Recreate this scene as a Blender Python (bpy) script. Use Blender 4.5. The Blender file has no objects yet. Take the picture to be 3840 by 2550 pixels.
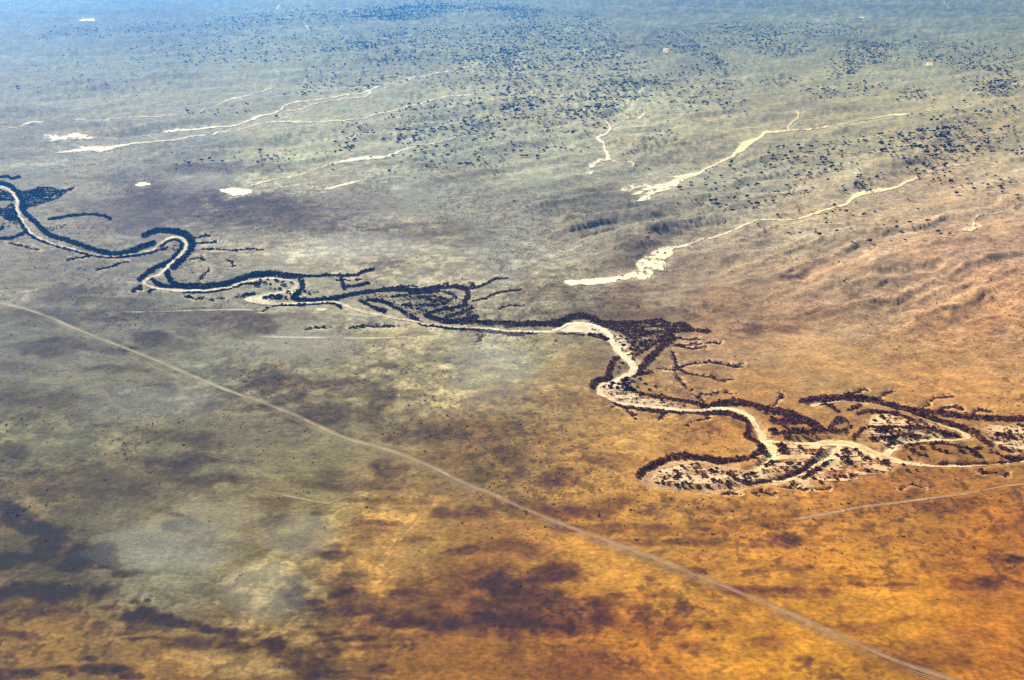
import bpy, math, random
import numpy as np

# ------------------------------------------------------------------ camera
scene = bpy.context.scene
W, H = 3840.0, 2550.0                      # photograph's own pixels, used for tracing
FPX = (W / 2) / math.tan(math.radians(20))  # 40 degree horizontal field of view
PITCH = math.atan((H / 2 + 200) / FPX)      # horizon lies 200 photo pixels above the frame
ALT = 600.0
cam_data = bpy.data.cameras.new("camera")
cam = bpy.data.objects.new("camera", cam_data)
scene.collection.objects.link(cam)
cam.location = (0, 0, ALT)
cam.rotation_euler = (math.pi / 2 - PITCH, 0, 0)
cam_data.sensor_width = 36
cam_data.angle = math.radians(40)
cam_data.clip_start = 1.0
cam_data.clip_end = 400000
scene.camera = cam

# ------------------------------------------------------------------ world, sun, exposure
SUN_EL, SUN_AZ = math.radians(32), math.radians(-36)   # azimuth from +Y (view) towards +X
world = bpy.data.worlds.new("World")
scene.world = world
world.use_nodes = True
wn = world.node_tree
sky = wn.nodes.new("ShaderNodeTexSky")
sky.sky_type = 'NISHITA'
sky.sun_disc = False
sky.sun_elevation = SUN_EL
sky.sun_rotation = SUN_AZ
sky.altitude = 900
bg = wn.nodes["Background"]
bg.inputs[1].default_value = 0.05
wn.links.new(sky.outputs[0], bg.inputs[0])

sun_data = bpy.data.lights.new("sun", 'SUN')
sun_data.energy = 5.0
sun_data.angle = math.radians(0.5)
sun_data.color = (1.0, 0.95, 0.87)
sun = bpy.data.objects.new("sun", sun_data)
scene.collection.objects.link(sun)
sd = np.array([math.sin(SUN_AZ) * math.cos(SUN_EL), math.cos(SUN_AZ) * math.cos(SUN_EL), math.sin(SUN_EL)])
from mathutils import Vector
sun.rotation_euler = Vector(sd).to_track_quat('Z', 'Y').to_euler()
sun.location = (-2000, 2500, 3000)

vs = scene.view_settings
vs.view_transform = 'Standard'
vs.look = 'None'
vs.gamma = 1.0
vs.exposure = 0.62
vs.use_curve_mapping = False
scene.render.engine = 'CYCLES'
scene.cycles.use_denoising = False
scene.cycles.max_bounces = 4
scene.cycles.diffuse_bounces = 2
scene.cycles.volume_bounces = 0
scene.cycles.transparent_max_bounces = 8

col = scene.collection
rng = np.random.default_rng(7)
random.seed(7)

# ------------------------------------------------------------------ photo pixel -> ground
CP, SP = math.cos(PITCH), math.sin(PITCH)
def ground(px, py):
    """point of the level ground (z = 0) that a photo pixel sees"""
    u = (np.asarray(px, float) - W / 2) / FPX
    v = (H / 2 - np.asarray(py, float)) / FPX
    dz = -SP + v * CP
    dy = CP + v * SP
    t = ALT / -dz
    return u * t, dy * t
def ppm(py):
    """photo pixels per metre across the view at row py"""
    v = (H / 2 - np.asarray(py, float)) / FPX
    return FPX * (SP - v * CP) / ALT

# tracing tiles of the photograph: (row, column), enlarged 2.24 times
CO = {1: 0, 2: 950, 3: 1900, 4: 2840}
RO = {1: 0, 2: 600, 3: 1250, 4: 1850}
def T(r, c, *pts):
    return [(CO[c] + x / 2.24, RO[r] + y / 2.24) for x, y in pts]

# ------------------------------------------------------------------ noise
def _hash(ix, iy, seed):
    n = (ix.astype(np.int64) * 374761393 + iy.astype(np.int64) * 668265263 + seed * 1442695041) & 0x7fffffff
    n = ((n ^ (n >> 13)) * 1274126177) & 0x7fffffff
    n = (n ^ (n >> 16)) * 2246822519 & 0x7fffffff
    return (n & 0xffffff) / float(0xffffff)
def vnoise(x, y, seed=0):
    ix, iy = np.floor(x), np.floor(y)
    fx, fy = x - ix, y - iy
    fx = fx * fx * fx * (fx * (fx * 6 - 15) + 10)
    fy = fy * fy * fy * (fy * (fy * 6 - 15) + 10)
    a = _hash(ix, iy, seed); b = _hash(ix + 1, iy, seed)
    c = _hash(ix, iy + 1, seed); d = _hash(ix + 1, iy + 1, seed)
    return (a + (b - a) * fx) * (1 - fy) + (c + (d - c) * fx) * fy
def fbm(x, y, oct=4, seed=0, gain=0.5):
    s = 0; a = 1.0; t = 0
    for o in range(oct):
        ca, sa = math.cos(o * 1.1), math.sin(o * 1.1)
        s = s + a * vnoise(x * ca - y * sa + 13.7 * o, x * sa + y * ca + 7.3 * o, seed + o * 17)
        t += a; a *= gain; x = x * 2.03; y = y * 2.03
    return s / t                                    # 0..1, mean 0.5
def ridged(x, y, oct=4, seed=0):
    s = 0; a = 1.0; t = 0
    for o in range(oct):
        s = s + a * (1 - np.abs(2 * vnoise(x + 5.1 * o, y + 9.2 * o, seed + o * 31) - 1))
        t += a; a *= 0.5; x = x * 2.07; y = y * 2.07
    return s / t
def sstep(a, b, x):
    t = np.clip((x - a) / (b - a), 0, 1)
    return t * t * (3 - 2 * t)

# ------------------------------------------------------------------ rasters: ground grid (5 px) and fine grid (2.5 px)
DX = 5.0
gx = np.concatenate([[-30000, -14000, -7000, -3500, -2000, -1200, -800], np.arange(-500, 4340.1, DX), [4640, 5100, 5900, 7400, 11000, 18000, 34000]])
gy = np.concatenate([[-190, -187, -183, -178, -172, -165, -157, -148, -138, -129], np.arange(-120, 2700.1, DX), [2760, 2900, 3200, 3800, 5200, 8000, 14000]])
OX, OY = 7, 10                                         # index of px = -500, py = -120
PX, PY = np.meshgrid(gx, gy)
GX, GY = ground(PX, PY)
fx0, fy0, FD = -300.0, -20.0, 2.5
fx = np.arange(fx0, 4240.1, FD); fy = np.arange(fy0, 2620.1, FD)
FX, FY = np.meshgrid(fx, fy)
FGX, FGY = ground(FX, FY)
PERS = (FY + 250) / 2000.0
WX = (fbm(FGX / 16, FGY / 16, 3, 3) - 0.5) * 22 * PERS   # ragged edges
WY = (fbm(FGX / 16, FGY / 16, 3, 4) - 0.5) * 9 * PERS
SX, SY = FX + WX, FY + WY                                # warped sample coordinates
SPK2 = fbm(FGX / 14, FGY / 22, 4, 8, .6)
SPK = fbm(FGX / 8, FGY / 20, 3, 9, .6)

def win(pts, m):
    a = np.array(pts)
    i0 = int(max(0, (a[:, 1].min() - m - fy0) / FD)); i1 = int(min(len(fy), (a[:, 1].max() + m - fy0) / FD + 2))
    j0 = int(max(0, (a[:, 0].min() - m - fx0) / FD)); j1 = int(min(len(fx), (a[:, 0].max() + m - fx0) / FD + 2))
    return slice(i0, max(i0, i1)), slice(j0, max(j0, j1))
def smooth(pts, n=4):
    """Catmull-Rom through traced points"""
    p = np.array(pts, float)
    if len(p) < 3: return [tuple(q) for q in p]
    e = np.vstack([2 * p[0] - p[1], p, 2 * p[-1] - p[-2]])
    out = []
    for i in range(1, len(e) - 2):
        for k in range(n):
            t = k / n
            out.append(0.5 * ((2 * e[i]) + (-e[i - 1] + e[i + 1]) * t + (2 * e[i - 1] - 5 * e[i] + 4 * e[i + 1] - e[i + 2]) * t * t + (-e[i - 1] + 3 * e[i] - 3 * e[i + 1] + e[i + 2]) * t ** 3))
    out.append(p[-1])
    return [tuple(q) for q in out]
def line_val(F, pts, w, margin=40, ysq=1.6, warp=True):
    """F = max(F, width - distance) in pixels; w scalar or per traced point"""
    n = 4
    if np.ndim(w) > 0:
        if len(w) != len(pts): w = np.interp(np.linspace(0, 1, len(pts)), np.linspace(0, 1, len(w)), w)
        wi = np.interp(np.linspace(0, len(pts) - 1, (len(pts) - 1) * n + 1), np.arange(len(pts)), w)
    p = smooth(pts, n)
    if np.ndim(w) == 0: wi = np.full(len(p), float(w))
    if len(p) != len(wi): wi = np.interp(np.linspace(0, 1, len(p)), np.linspace(0, 1, len(wi)), wi)
    A, B = (SX, SY) if warp else (FX, FY)
    for k in range(len(p) - 1):
        (x0, y0), (x1, y1) = p[k], p[k + 1]
        s = win([p[k], p[k + 1]], margin + max(wi[k], wi[k + 1]))
        if F[s].size == 0: continue
        ax, ay = A[s] - x0, (B[s] - y0) * ysq
        bx, by = x1 - x0, (y1 - y0) * ysq
        L = bx * bx + by * by + 1e-9
        t = np.clip((ax * bx + ay * by) / L, 0, 1)
        d = np.hypot(ax - t * bx, ay - t * by)
        F[s] = np.maximum(F[s], wi[k] + (wi[k + 1] - wi[k]) * t - d)
def poly_val(F, pts, inside=6.0, warp=True):
    s = win(pts, 25)
    A, B = (SX, SY) if warp else (FX, FY)
    x, y = A[s], B[s]
    if x.size == 0: return
    m = np.zeros(x.shape, bool)
    n = len(pts)
    for i in range(n):
        xa, ya = pts[i]; xb, yb = pts[(i + 1) % n]
        if ya == yb: continue
        c = ((ya > y) != (yb > y)) & (x < (xb - xa) * (y - ya) / (yb - ya) + xa)
        m ^= c
    F[s] = np.where(m, np.maximum(F[s], inside), F[s])
def newF(): return np.full(FX.shape, -60.0, np.float32)
def offset(pts, d):
    p = np.array(smooth(pts, 2)); t = np.gradient(p, axis=0)
    nrm = np.stack([-t[:, 1], t[:, 0]], 1); nrm /= np.linalg.norm(nrm, axis=1)[:, None] + 1e-9
    sc = ((p[:, 1] + 250) / 2400)[:, None]
    return [tuple(q) for q in p + nrm * d * sc]
def g2(F, fill=-60.0):
    """fine raster sampled on the ground grid"""
    out = np.full(PX.shape, fill, float)
    j = np.round((PX - fx0) / FD).astype(int); i = np.round((PY - fy0) / FD).astype(int)
    ok = (i >= 0) & (i < F.shape[0]) & (j >= 0) & (j < F.shape[1])
    out[ok] = F[i[ok], j[ok]]
    return out

# ------------------------------------------------------------------ traced features
# --- river: main bed
river_main = (T(2, 1, (-600, 150), (-300, 185), (-60, 195), (0, 215), (40, 225), (90, 255), (125, 300), (140, 350), (145, 410), (175, 480), (215, 540), (260, 600), (320, 645), (400, 680), (500, 710), (600, 735), (700, 765), (800, 790), (900, 798), (1000, 795), (1100, 782), (1200, 765), (1280, 745), (1320, 710), (1380, 665), (1440, 642), (1500, 638), (1545, 660), (1560, 700), (1545, 750), (1500, 800), (1440, 850), (1390, 900), (1330, 950), (1250, 980), (1205, 1010), (1210, 1032), (1260, 1052), (1340, 1070), (1450, 1080), (1600, 1085), (1750, 1080), (1900, 1062), (1960, 1042), (2050, 1012), (2150, 995))
    + T(2, 2, (100, 985), (200, 985), (300, 1000), (350, 1020), (362, 1045), (330, 1070), (260, 1095), (180, 1110), (90, 1125), (0, 1145), (-70, 1160), (20, 1180), (100, 1187), (250, 1192), (450, 1190), (650, 1180), (720, 1190), (800, 1220), (900, 1260), (1000, 1275), (1100, 1295), (1220, 1320), (1320, 1335), (1400, 1355), (1500, 1370), (1650, 1385), (1850, 1400), (2050, 1410))
    + T(2, 3, (0, 1420), (200, 1430), (350, 1430), (420, 1410), (500, 1370), (580, 1355), (660, 1360), (740, 1380), (810, 1410), (860, 1450), (870, 1500))
    + T(3, 3, (885, 50), (920, 110), (970, 170), (1020, 220), (1060, 260), (1070, 290), (1030, 325), (960, 360), (880, 390), (800, 420), (765, 460), (790, 495), (850, 525), (930, 560), (1050, 585), (1200, 605), (1350, 620), (1500, 630), (1600, 635), (1700, 622), (1800, 612), (1900, 620), (1980, 650), (2040, 690), (2090, 740), (2110, 790), (2140, 850), (2180, 905), (2220, 950), (2225, 1000), (2200, 1060), (2140, 1110), (2080, 1140), (2000, 1145), (1900, 1130), (1800, 1105), (1700, 1080), (1600, 1065), (1500, 1065), (1400, 1078), (1300, 1108), (1220, 1150), (1175, 1182), (1165, 1205), (1195, 1235), (1250, 1260), (1330, 1282)))
nA = 44
def rw(i, p):
    x, y = p
    if i < 10: return 6.2
    if i < 24: return 3.8 if i > 15 else 5
    if x > 2850 and y < 1720: return 16
    if 2280 < x < 2420 and 1250 < y < 1420: return 13
    if x > 2230 and y < 1500: return 10
    if y > 1500 and x > 2250: return 11
    if 880 < x < 1130 and 1100 < y < 1130: return 9
    return 6.4
river_w = [rw(i, p) for i, p in enumerate(river_main)]
river_right = (T(3, 3, (2160, 890), (2230, 885)) + T(3, 4, (120, 890), (300, 908), (450, 912), (560, 905), (680, 905), (780, 915), (860, 940), (950, 985), (1050, 1025), (1200, 1065), (1400, 1090), (1600, 1097), (1900, 1090), (2240, 1055), (2400, 1030), (2700, 1010), (3000, 1040)))
river_right_w = [9, 7, 6, 7, 10, 17, 20, 20, 18, 18, 19, 17, 11, 6, 4.5, 4, 4, 4, 4, 4]
river_loop = T(3, 4, (1080, 1000), (1180, 930), (1280, 897), (1450, 882), (1620, 880), (1720, 870), (1790, 855), (1740, 830), (1650, 790), (1560, 758), (1450, 722), (1300, 668), (1100, 608), (900, 574), (700, 562), (560, 572), (470, 592))
river_loop_w = [16, 10, 8, 7, 6, 5, 5, 8, 8, 6, 3, 2, 2, 2, 2, 5, 10]
river_low = T(3, 4, (700, 930), (640, 990), (560, 1045), (450, 1110), (350, 1165), (200, 1215), (60, 1248)) + T(3, 3, (2100, 1258), (1950, 1290), (1830, 1305), (1700, 1312), (1500, 1306), (1350, 1285))
river_low_w = [12, 8, 7, 5, 4, 3.5, 3, 3, 4, 8, 6, 3, 3]

sandbars = [
    ("pale gravel bar dotted with reddish bushes inside the long orange-side bend", T(3, 3, (1210, 1180), (1300, 1130), (1450, 1105), (1600, 1095), (1750, 1125), (1900, 1150), (2050, 1165), (2150, 1150), (2230, 1180), (2200, 1230), (2050, 1250), (1900, 1290), (1800, 1312), (1650, 1300), (1450, 1295), (1300, 1265), (1230, 1225)), 0.60),
    ("broad pale bar with scattered bushes below the right-hand river junction", T(3, 4, (0, 900), (100, 900), (300, 925), (520, 930), (700, 955), (850, 960), (960, 1010), (1100, 1060), (1130, 1120), (1080, 1170), (900, 1190), (840, 1230), (700, 1240), (560, 1240), (420, 1230), (480, 1290), (350, 1300), (180, 1240), (80, 1225), (0, 1180), (-60, 1100), (-30, 1000)), 0.60),
    ("white crescent sandbar under the dark arched bank at mid river", T(2, 3, (440, 1430), (520, 1385), (600, 1365), (680, 1372), (760, 1400), (830, 1440), (862, 1480), (790, 1490), (700, 1470), (600, 1450), (500, 1450)), 0.72),
    ("bare white sandbar inside the tight loop left of the scroll-shaped thicket", T(2, 2, (-80, 1165), (-20, 1140), (80, 1120), (200, 1100), (300, 1075), (340, 1060), (250, 1100), (200, 1130), (120, 1170), (150, 1195), (50, 1195), (-60, 1185)), 0.75),
    ("sandy ground with bushes inside the upper lobe of the right-hand loop", T(3, 4, (950, 690), (1100, 670), (1250, 700), (1400, 750), (1500, 790), (1600, 860), (1500, 880), (1300, 890), (1180, 925), (1100, 950), (980, 900), (930, 840), (930, 760)), 0.5),
    ("pale bar of sand with dark bushes at the sharp left turn below the fan of gullies", T(3, 3, (830, 430), (900, 395), (970, 385), (980, 450), (1100, 520), (1250, 550), (1400, 570), (1520, 600), (1400, 612), (1200, 596), (1000, 565), (880, 520), (830, 470)), 0.62),
    ("narrow strip of pale sand and shrubs beside the road-like stretch of riverbed", T(3, 3, (890, 0), (950, 20), (1000, 70), (1050, 130), (1060, 190), (1030, 220), (980, 160), (920, 90)), 0.62),
    ("speckled sandy patch right of the river at the frame's right edge", T(3, 4, (1950, 770), (2240, 780), (2330, 800), (2330, 1010), (2100, 1000), (2020, 940), (1920, 860)), 0.5),
    ("small white sand lens below the thicket left of the scrolls", T(2, 2, (510, 1250), (600, 1240), (640, 1250), (600, 1268), (540, 1265)), 0.8),
]

# --- washes and fans: name/label, polylines (pts, width), polygons (pts, solid fraction)
washes = [
 ("thin braided wash crossing the far left, uppermost of the white streaks", [
    (T(1, 1, (-60, 1085), (0, 1080), (60, 1078), (130, 1080), (200, 1062), (260, 1048), (320, 1043), (385, 1052)), [2, 2, 2, 2, 3, 4, 4, 2]),
    (T(1, 1, (580, 1030), (650, 1023), (720, 1020), (790, 1028)), [1.2, 2, 2, 1.2]),
    (T(1, 1, (850, 1030), (930, 1020), (1050, 1000), (1130, 990), (1250, 992), (1400, 985), (1560, 970)), [1.2, 1.4, 2, 2, 2, 1.6, 1]),
    (T(1, 1, (1680, 945), (1800, 905), (1880, 875), (1950, 845), (2050, 825), (2140, 800), (2240, 760)) + T(1, 2, (180, 735),), [1, 1.6, 2.5, 5, 2.5, 2, 3, 1.5])], []),
 ("long winding white wash among trees running up from the left plain", [
    (T(1, 1, (1190, 1138), (1260, 1136), (1310, 1130)), [2.5, 3.5, 1.5]),
    (T(1, 1, (1360, 1100), (1450, 1087), (1550, 1086), (1650, 1080), (1750, 1066), (1850, 1063), (1950, 1058), (2020, 1035), (2100, 1010), (2180, 975)) + T(1, 2, (0, 1005), (60, 975), (150, 960), (220, 930), (270, 895), (350, 870), (430, 860), (550, 845), (660, 830), (760, 812), (880, 800), (960, 780), (1020, 745), (1120, 715), (1230, 690), (1350, 670), (1450, 650), (1550, 625), (1650, 600), (1760, 580), (1860, 560), (1880, 540), (1850, 520)), [2, 5, 4, 5, 5, 5, 4, 4, 4, 5, 5, 5, 4, 4, 4, 3, 3, 3, 3, 3, 3, 4, 3.5, 3, 3, 3, 3, 3, 3, 2.5, 2.5, 2, 2]),
    (T(1, 2, (970, 780), (985, 800), (930, 825), (800, 840), (660, 855), (560, 870), (480, 890), (420, 920), (350, 932), (290, 935)), [4, 4, 2.5, 2, 2, 2, 2.5, 2.5, 2, 1.5]),
    (T(1, 2, (260, 955), (295, 970), (270, 990), (200, 1010), (150, 1030)), [3, 3, 2.5, 2, 2])],
    [(T(1, 1, (1360, 1105), (1430, 1080), (1560, 1078), (1650, 1090), (1500, 1096), (1400, 1110)), 0.9)]),
 ("white wash spreading into a pointed fan on the left plain", [
    (T(1, 1, (1040, 1232), (1120, 1220), (1250, 1205), (1400, 1190), (1500, 1178), (1560, 1155), (1650, 1140), (1780, 1128), (1820, 1112), (1920, 1102), (2050, 1080), (2150, 1055), (2240, 1040)) + T(1, 2, (250, 1027), (400, 1035), (550, 1040), (700, 1030), (850, 1015), (950, 995), (1050, 965), (1180, 935), (1300, 905), (1420, 880), (1520, 850), (1600, 820), (1700, 805), (1840, 800), (1880, 780), (2000, 740), (2100, 715)), [6, 5, 4, 3.5, 4, 4.5, 4, 3.5, 4, 3.5, 2.5, 2.5, 2.5, 3, 3, 2, 3.5, 3, 3, 4, 4, 3.5, 3.5, 3.5, 3, 3, 3, 3, 2, 1.5])],
    [(T(1, 1, (430, 1292), (620, 1264), (690, 1247), (630, 1240), (760, 1226), (900, 1232), (1040, 1222), (1130, 1212), (1060, 1244), (950, 1258), (850, 1286), (770, 1266), (640, 1282), (520, 1291)), 0.93)]),
 ("small split white fan left of the two long washes", [
    (T(1, 1, (860, 1147), (920, 1148), (985, 1150)), [1.5, 1.2, 1.5])],
    [(T(1, 1, (310, 1162), (390, 1138), (450, 1138), (520, 1147), (580, 1133), (680, 1130), (780, 1140), (870, 1147), (760, 1152), (600, 1168), (480, 1184), (390, 1194), (440, 1172), (380, 1160)), 0.85)]),
 ("faint speckled wash curving down to the white pan on the left", [
    (T(1, 2, (-90, 1568), (0, 1550), (100, 1525), (200, 1500), (330, 1480), (430, 1450), (520, 1415), (600, 1390), (660, 1380)), [2, 3, 3, 3, 3, 2.5, 2.5, 2.5, 3]),
    (T(1, 2, (680, 1372), (780, 1352), (900, 1335), (1000, 1325), (1100, 1318), (1200, 1288), (1300, 1250), (1400, 1220), (1500, 1210), (1580, 1200), (1660, 1180), (1720, 1150)), [4, 8, 10, 8, 6, 5, 4, 3, 2.5, 2, 3, 2])], []),
 ("short pale wash tongue at the foot of the centre hills", [
    (T(2, 2, (600, 250), (680, 230), (760, 208), (860, 186), (910, 183)), [3, 5, 6, 5, 2])], []),
 ("zigzag wash spilling into a forked fan left of the bushy dark hill", [
    (T(1, 3, (820, 1020), (860, 1055), (865, 1090), (840, 1120), (780, 1145), (755, 1170), (790, 1190), (810, 1225), (825, 1270), (845, 1310), (845, 1335)), [2, 5, 6, 4, 6, 6, 8, 5, 5, 8, 9]),
    (T(1, 3, (860, 1345), (920, 1375), (1000, 1385)), [4, 2, 3]),
    (T(1, 3, (1150, 960), (1110, 985), (1020, 990), (940, 1035), (880, 1060)), [5, 4, 2.5, 2.5, 3])],
    [(T(1, 3, (660, 1400), (720, 1380), (770, 1352), (830, 1335), (870, 1345), (850, 1362), (790, 1364), (750, 1392), (730, 1420), (700, 1418)), 0.8),
     (T(1, 3, (635, 1467), (700, 1453), (725, 1470), (705, 1485), (660, 1482)), 0.85),
     (T(1, 3, (998, 1378), (1050, 1370), (1080, 1386), (1055, 1420), (1028, 1438), (1045, 1402)), 0.85)]),
 ("bright wash from the right spreading into a ragged white fan at centre", [
    (T(1, 4, (1490, 934), (1430, 938), (1395, 944)), [1.5, 3, 1.5]),
    (T(1, 4, (1030, 988), (880, 1015), (750, 1040), (600, 1060), (450, 1080), (300, 1090), (150, 1105), (60, 1110)) + T(1, 3, (2160, 1118), (2130, 1145), (2070, 1180), (2000, 1215), (1960, 1255), (1930, 1285), (1900, 1315), (1850, 1340), (1750, 1380), (1690, 1405), (1650, 1435), (1600, 1460), (1500, 1485), (1420, 1520), (1340, 1560)), [3, 2, 2, 3, 3.5, 4, 5, 5, 6, 7, 10, 17, 15, 9, 7, 5, 4, 4.5, 5, 6, 8, 11, 11]),
    (T(1, 4, (335, 935), (345, 970), (330, 1000), (285, 1035), (255, 1065), (262, 1088)), [3, 3.5, 3, 3.5, 4, 4])],
    [(T(1, 4, (985, 992), (1060, 980), (1090, 963), (1160, 953), (1250, 955), (1340, 958), (1240, 970), (1180, 984), (1100, 980), (1030, 994)), 0.93),
     (T(2, 3, (1640, 105), (1500, 130), (1420, 158), (1380, 192), (1280, 203), (1200, 215), (1150, 245), (1035, 292), (1080, 294), (1160, 270), (1225, 250), (1160, 290), (1088, 340), (1108, 368), (1180, 357), (1212, 330), (1200, 302), (1260, 275), (1350, 262), (1425, 228), (1455, 190), (1520, 155), (1640, 124)), 0.9),
     (T(2, 3, (1365, 152), (1410, 135), (1495, 134), (1440, 152)), 0.95),
     (T(2, 3, (930, 268), (980, 228), (1080, 210), (1200, 205), (1215, 220), (1100, 238), (1020, 275)), 0.55)]),
 ("widest wash, ending in a broad bush-speckled white fan above the river", [
    (T(2, 4, (1850, 10), (1750, 40), (1640, 50), (1560, 75), (1480, 92), (1400, 120), (1320, 160), (1240, 195), (1150, 235), (1020, 258), (920, 280), (830, 305), (770, 345), (740, 375), (640, 405), (560, 435), (450, 475), (380, 500), (320, 520), (220, 522), (120, 518)) + T(2, 3, (2150, 525), (2050, 550), (1950, 580), (1850, 610), (1750, 640), (1680, 680), (1560, 710), (1440, 738)), [2, 3, 3, 3, 4, 4, 5, 6, 6, 8, 9, 9, 8, 7, 5, 7, 6, 6, 4, 4, 4, 5, 5, 5, 5, 5, 5, 4, 8])],
    [(T(2, 4, (780, 300), (860, 275), (960, 262), (1060, 245), (1080, 262), (960, 285), (880, 305), (820, 325)), 0.9),
     (T(2, 3, (1460, 728), (1330, 738), (1250, 763), (1190, 800), (1120, 830), (1085, 880), (1110, 922), (1020, 950), (950, 970), (860, 985), (700, 995), (560, 1008), (475, 1010), (490, 1032), (540, 1054), (620, 1042), (720, 1050), (850, 1032), (960, 1022), (1060, 988), (1090, 1008), (1195, 1008), (1212, 962), (1250, 922), (1332, 928), (1340, 890), (1320, 842), (1405, 792), (1385, 762)), 0.8),
     (T(2, 3, (475, 1010), (560, 1008), (700, 995), (860, 985), (960, 990), (850, 1030), (720, 1048), (620, 1042), (540, 1052), (490, 1030)), 0.97)]),
 ("small forked pale wash on the pink slope at the far right", [
    (T(2, 4, (2300, 410), (2130, 430), (2000, 445), (1900, 455), (1832, 478), (1820, 510), (1812, 560)), [1.5, 1.5, 1.8, 2.5, 4, 4, 3])],
    [(T(2, 4, (1675, 607), (1720, 590), (1760, 570), (1815, 558), (1840, 570), (1800, 602), (1720, 602)), 0.85), (T(2, 4, (1820, 515), (1840, 518), (1890, 562), (1870, 565)), 0.9), (T(2, 4, (1775, 520), (1810, 520), (1805, 535)), 0.9)]),
]
pans = [
 ("small white salt pan in a dark ring on the left plain", T(2, 1, (1128, 210), (1160, 194), (1200, 187), (1250, 192), (1278, 205), (1240, 211), (1190, 221), (1140, 219))),
 ("larger white salt pan with flat tail at the end of the speckled wash", T(2, 1, (1838, 246), (1900, 240), (1960, 234), (2050, 244), (2115, 250), (2115, 270), (2060, 292), (1960, 303), (1915, 292), (1945, 281), (1860, 270))),
 ("far white pan near the top left corner", T(1, 1, (655, 166), (690, 155), (770, 149), (802, 160), (720, 177), (680, 174))),
 ("tiny far white pan near the top right", T(1, 4, (846, 147), (880, 142), (908, 147), (880, 153))),
 ("faint pale pan among trees at the upper centre right", T(1, 3, (1310, 415), (1335, 402), (1362, 415), (1350, 430), (1318, 430))),
 ("pale bare patch beside trees at the far right", T(1, 4, (1410, 555), (1430, 540), (1475, 545), (1470, 562), (1430, 570))),
]
# --- roads and tracks
road_main = (T(2, 1, (-900, 1150), (-500, 1165), (-220, 1185), (0, 1205), (150, 1235), (300, 1280), (450, 1335), (600, 1405), (700, 1445)) + T(3, 1, (850, 50), (1000, 105), (1150, 162), (1300, 222), (1450, 287), (1600, 352), (1750, 415), (1900, 475), (2050, 530)) + T(3, 2, (0, 548), (200, 628), (400, 712), (600, 808), (800, 890), (1000, 945), (1200, 1005), (1400, 1085), (1550, 1148), (1700, 1225), (1850, 1295), (2000, 1345)) + T(4, 3, (0, 65), (200, 152), (400, 232), (600, 310), (800, 382), (1000, 455), (1200, 530), (1400, 610), (1600, 690), (1800, 770), (2000, 852)) + T(4, 4, (0, 892), (200, 982), (400, 1072), (600, 1160), (800, 1250), (1000, 1338), (1200, 1420), (1400, 1490), (1600, 1552), (1800, 1620), (2100, 1720), (2500, 1850)))
tracks = [
 ("pale cleared strip below the river's left bends", [(T(2, 1, (1030, 1275), (1200, 1276), (1500, 1268), (1800, 1260), (2080, 1258), (2160, 1270)), [1.4, 1.8, 2, 2, 2.4, 1.2])]),
 ("longer pale cleared strip below the first, left of centre", [(T(2, 2, (0, 1480), (300, 1490), (600, 1492), (900, 1498), (1150, 1492), (1345, 1483)), [2.5, 3.5, 3, 3.5, 2.5, 1.2])]),
 ("wide pale dirt road bending out of the top edge", [(T(1, 2, (190, 92), (205, 65), (240, 35), (300, 10), (350, -10)), [3.5, 4, 4, 3.5, 3])]),
 ("thin pale road winding down through far trees", [(T(1, 2, (240, 90), (330, 140), (390, 165), (425, 200), (470, 240), (520, 248), (620, 260), (730, 275)), [1.4, 1.6, 3, 4, 4, 2.5, 1.6, 1]), (T(1, 2, (960, 265), (1080, 285), (1150, 292), (1210, 320)), [1, 1.4, 2.4, 1]), (T(1, 2, (1700, 265), (1900, 262), (2100, 255), (2260, 262)), [.8, 1, 1, .8]), (T(1, 2, (720, 370), (770, 340), (830, 305)), [.8, .9, .8])]),
 ("straight far track leaving the top right edge", [(T(1, 4, (1545, -20), (1590, 50), (1615, 92)), [3.2, 2.8, 2])]),
 ("narrow pale trail across the left plain", [(T(1, 1, (30, 1310), (150, 1355), (290, 1362), (370, 1400), (500, 1410), (600, 1430), (700, 1440), (800, 1450), (890, 1470)), [1.6, 1.8, 1, 1.6, 1, 1.4, 1.8, 2, 1.2]), (T(1, 1, (700, 1440), (800, 1395), (900, 1350), (1020, 1310), (1150, 1275), (1220, 1255)), [1, 1.4, 1, 1, 1.6, 1])]),
 ("pale side track leaving the main road to the lower left", [(T(3, 2, (1450, 1138), (1300, 1192), (1150, 1250), (1000, 1302), (850, 1357), (700, 1402), (640, 1424), (520, 1412), (400, 1388), (250, 1360), (100, 1322), (0, 1300)), [3, 4, 4, 4, 3.5, 3, 3, 3, 3.4, 3, 3, 2])]),
 ("faint pale line of an old track left of the side track", [(T(3, 1, (1700, 1015), (1900, 1062), (2100, 1100), (2240, 1120)) + T(3, 2, (350, 1158),), [1.4, 1.8, 2, 1.6, 1])]),
 ("sandy track crossing the orange plain on the right", [(T(4, 4, (270, 220), (450, 195), (700, 150), (900, 112), (1200, 77), (1500, 35), (1750, 3)) + T(3, 4, (2050, 1288), (2300, 1258), (2700, 1205), (3000, 1170)), [5, 5, 4.5, 4.5, 4, 4, 3, 2.5, 2.5, 2.5, 2.5])]),
 ("faint trail heading downhill from the road at bottom centre", [(T(4, 2, (1530, 0), (1450, 120), (1350, 230), (1250, 340), (1180, 440), (1100, 545)), [1.6, 2, 2, 2.2, 2, 1.2])]),
]
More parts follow.
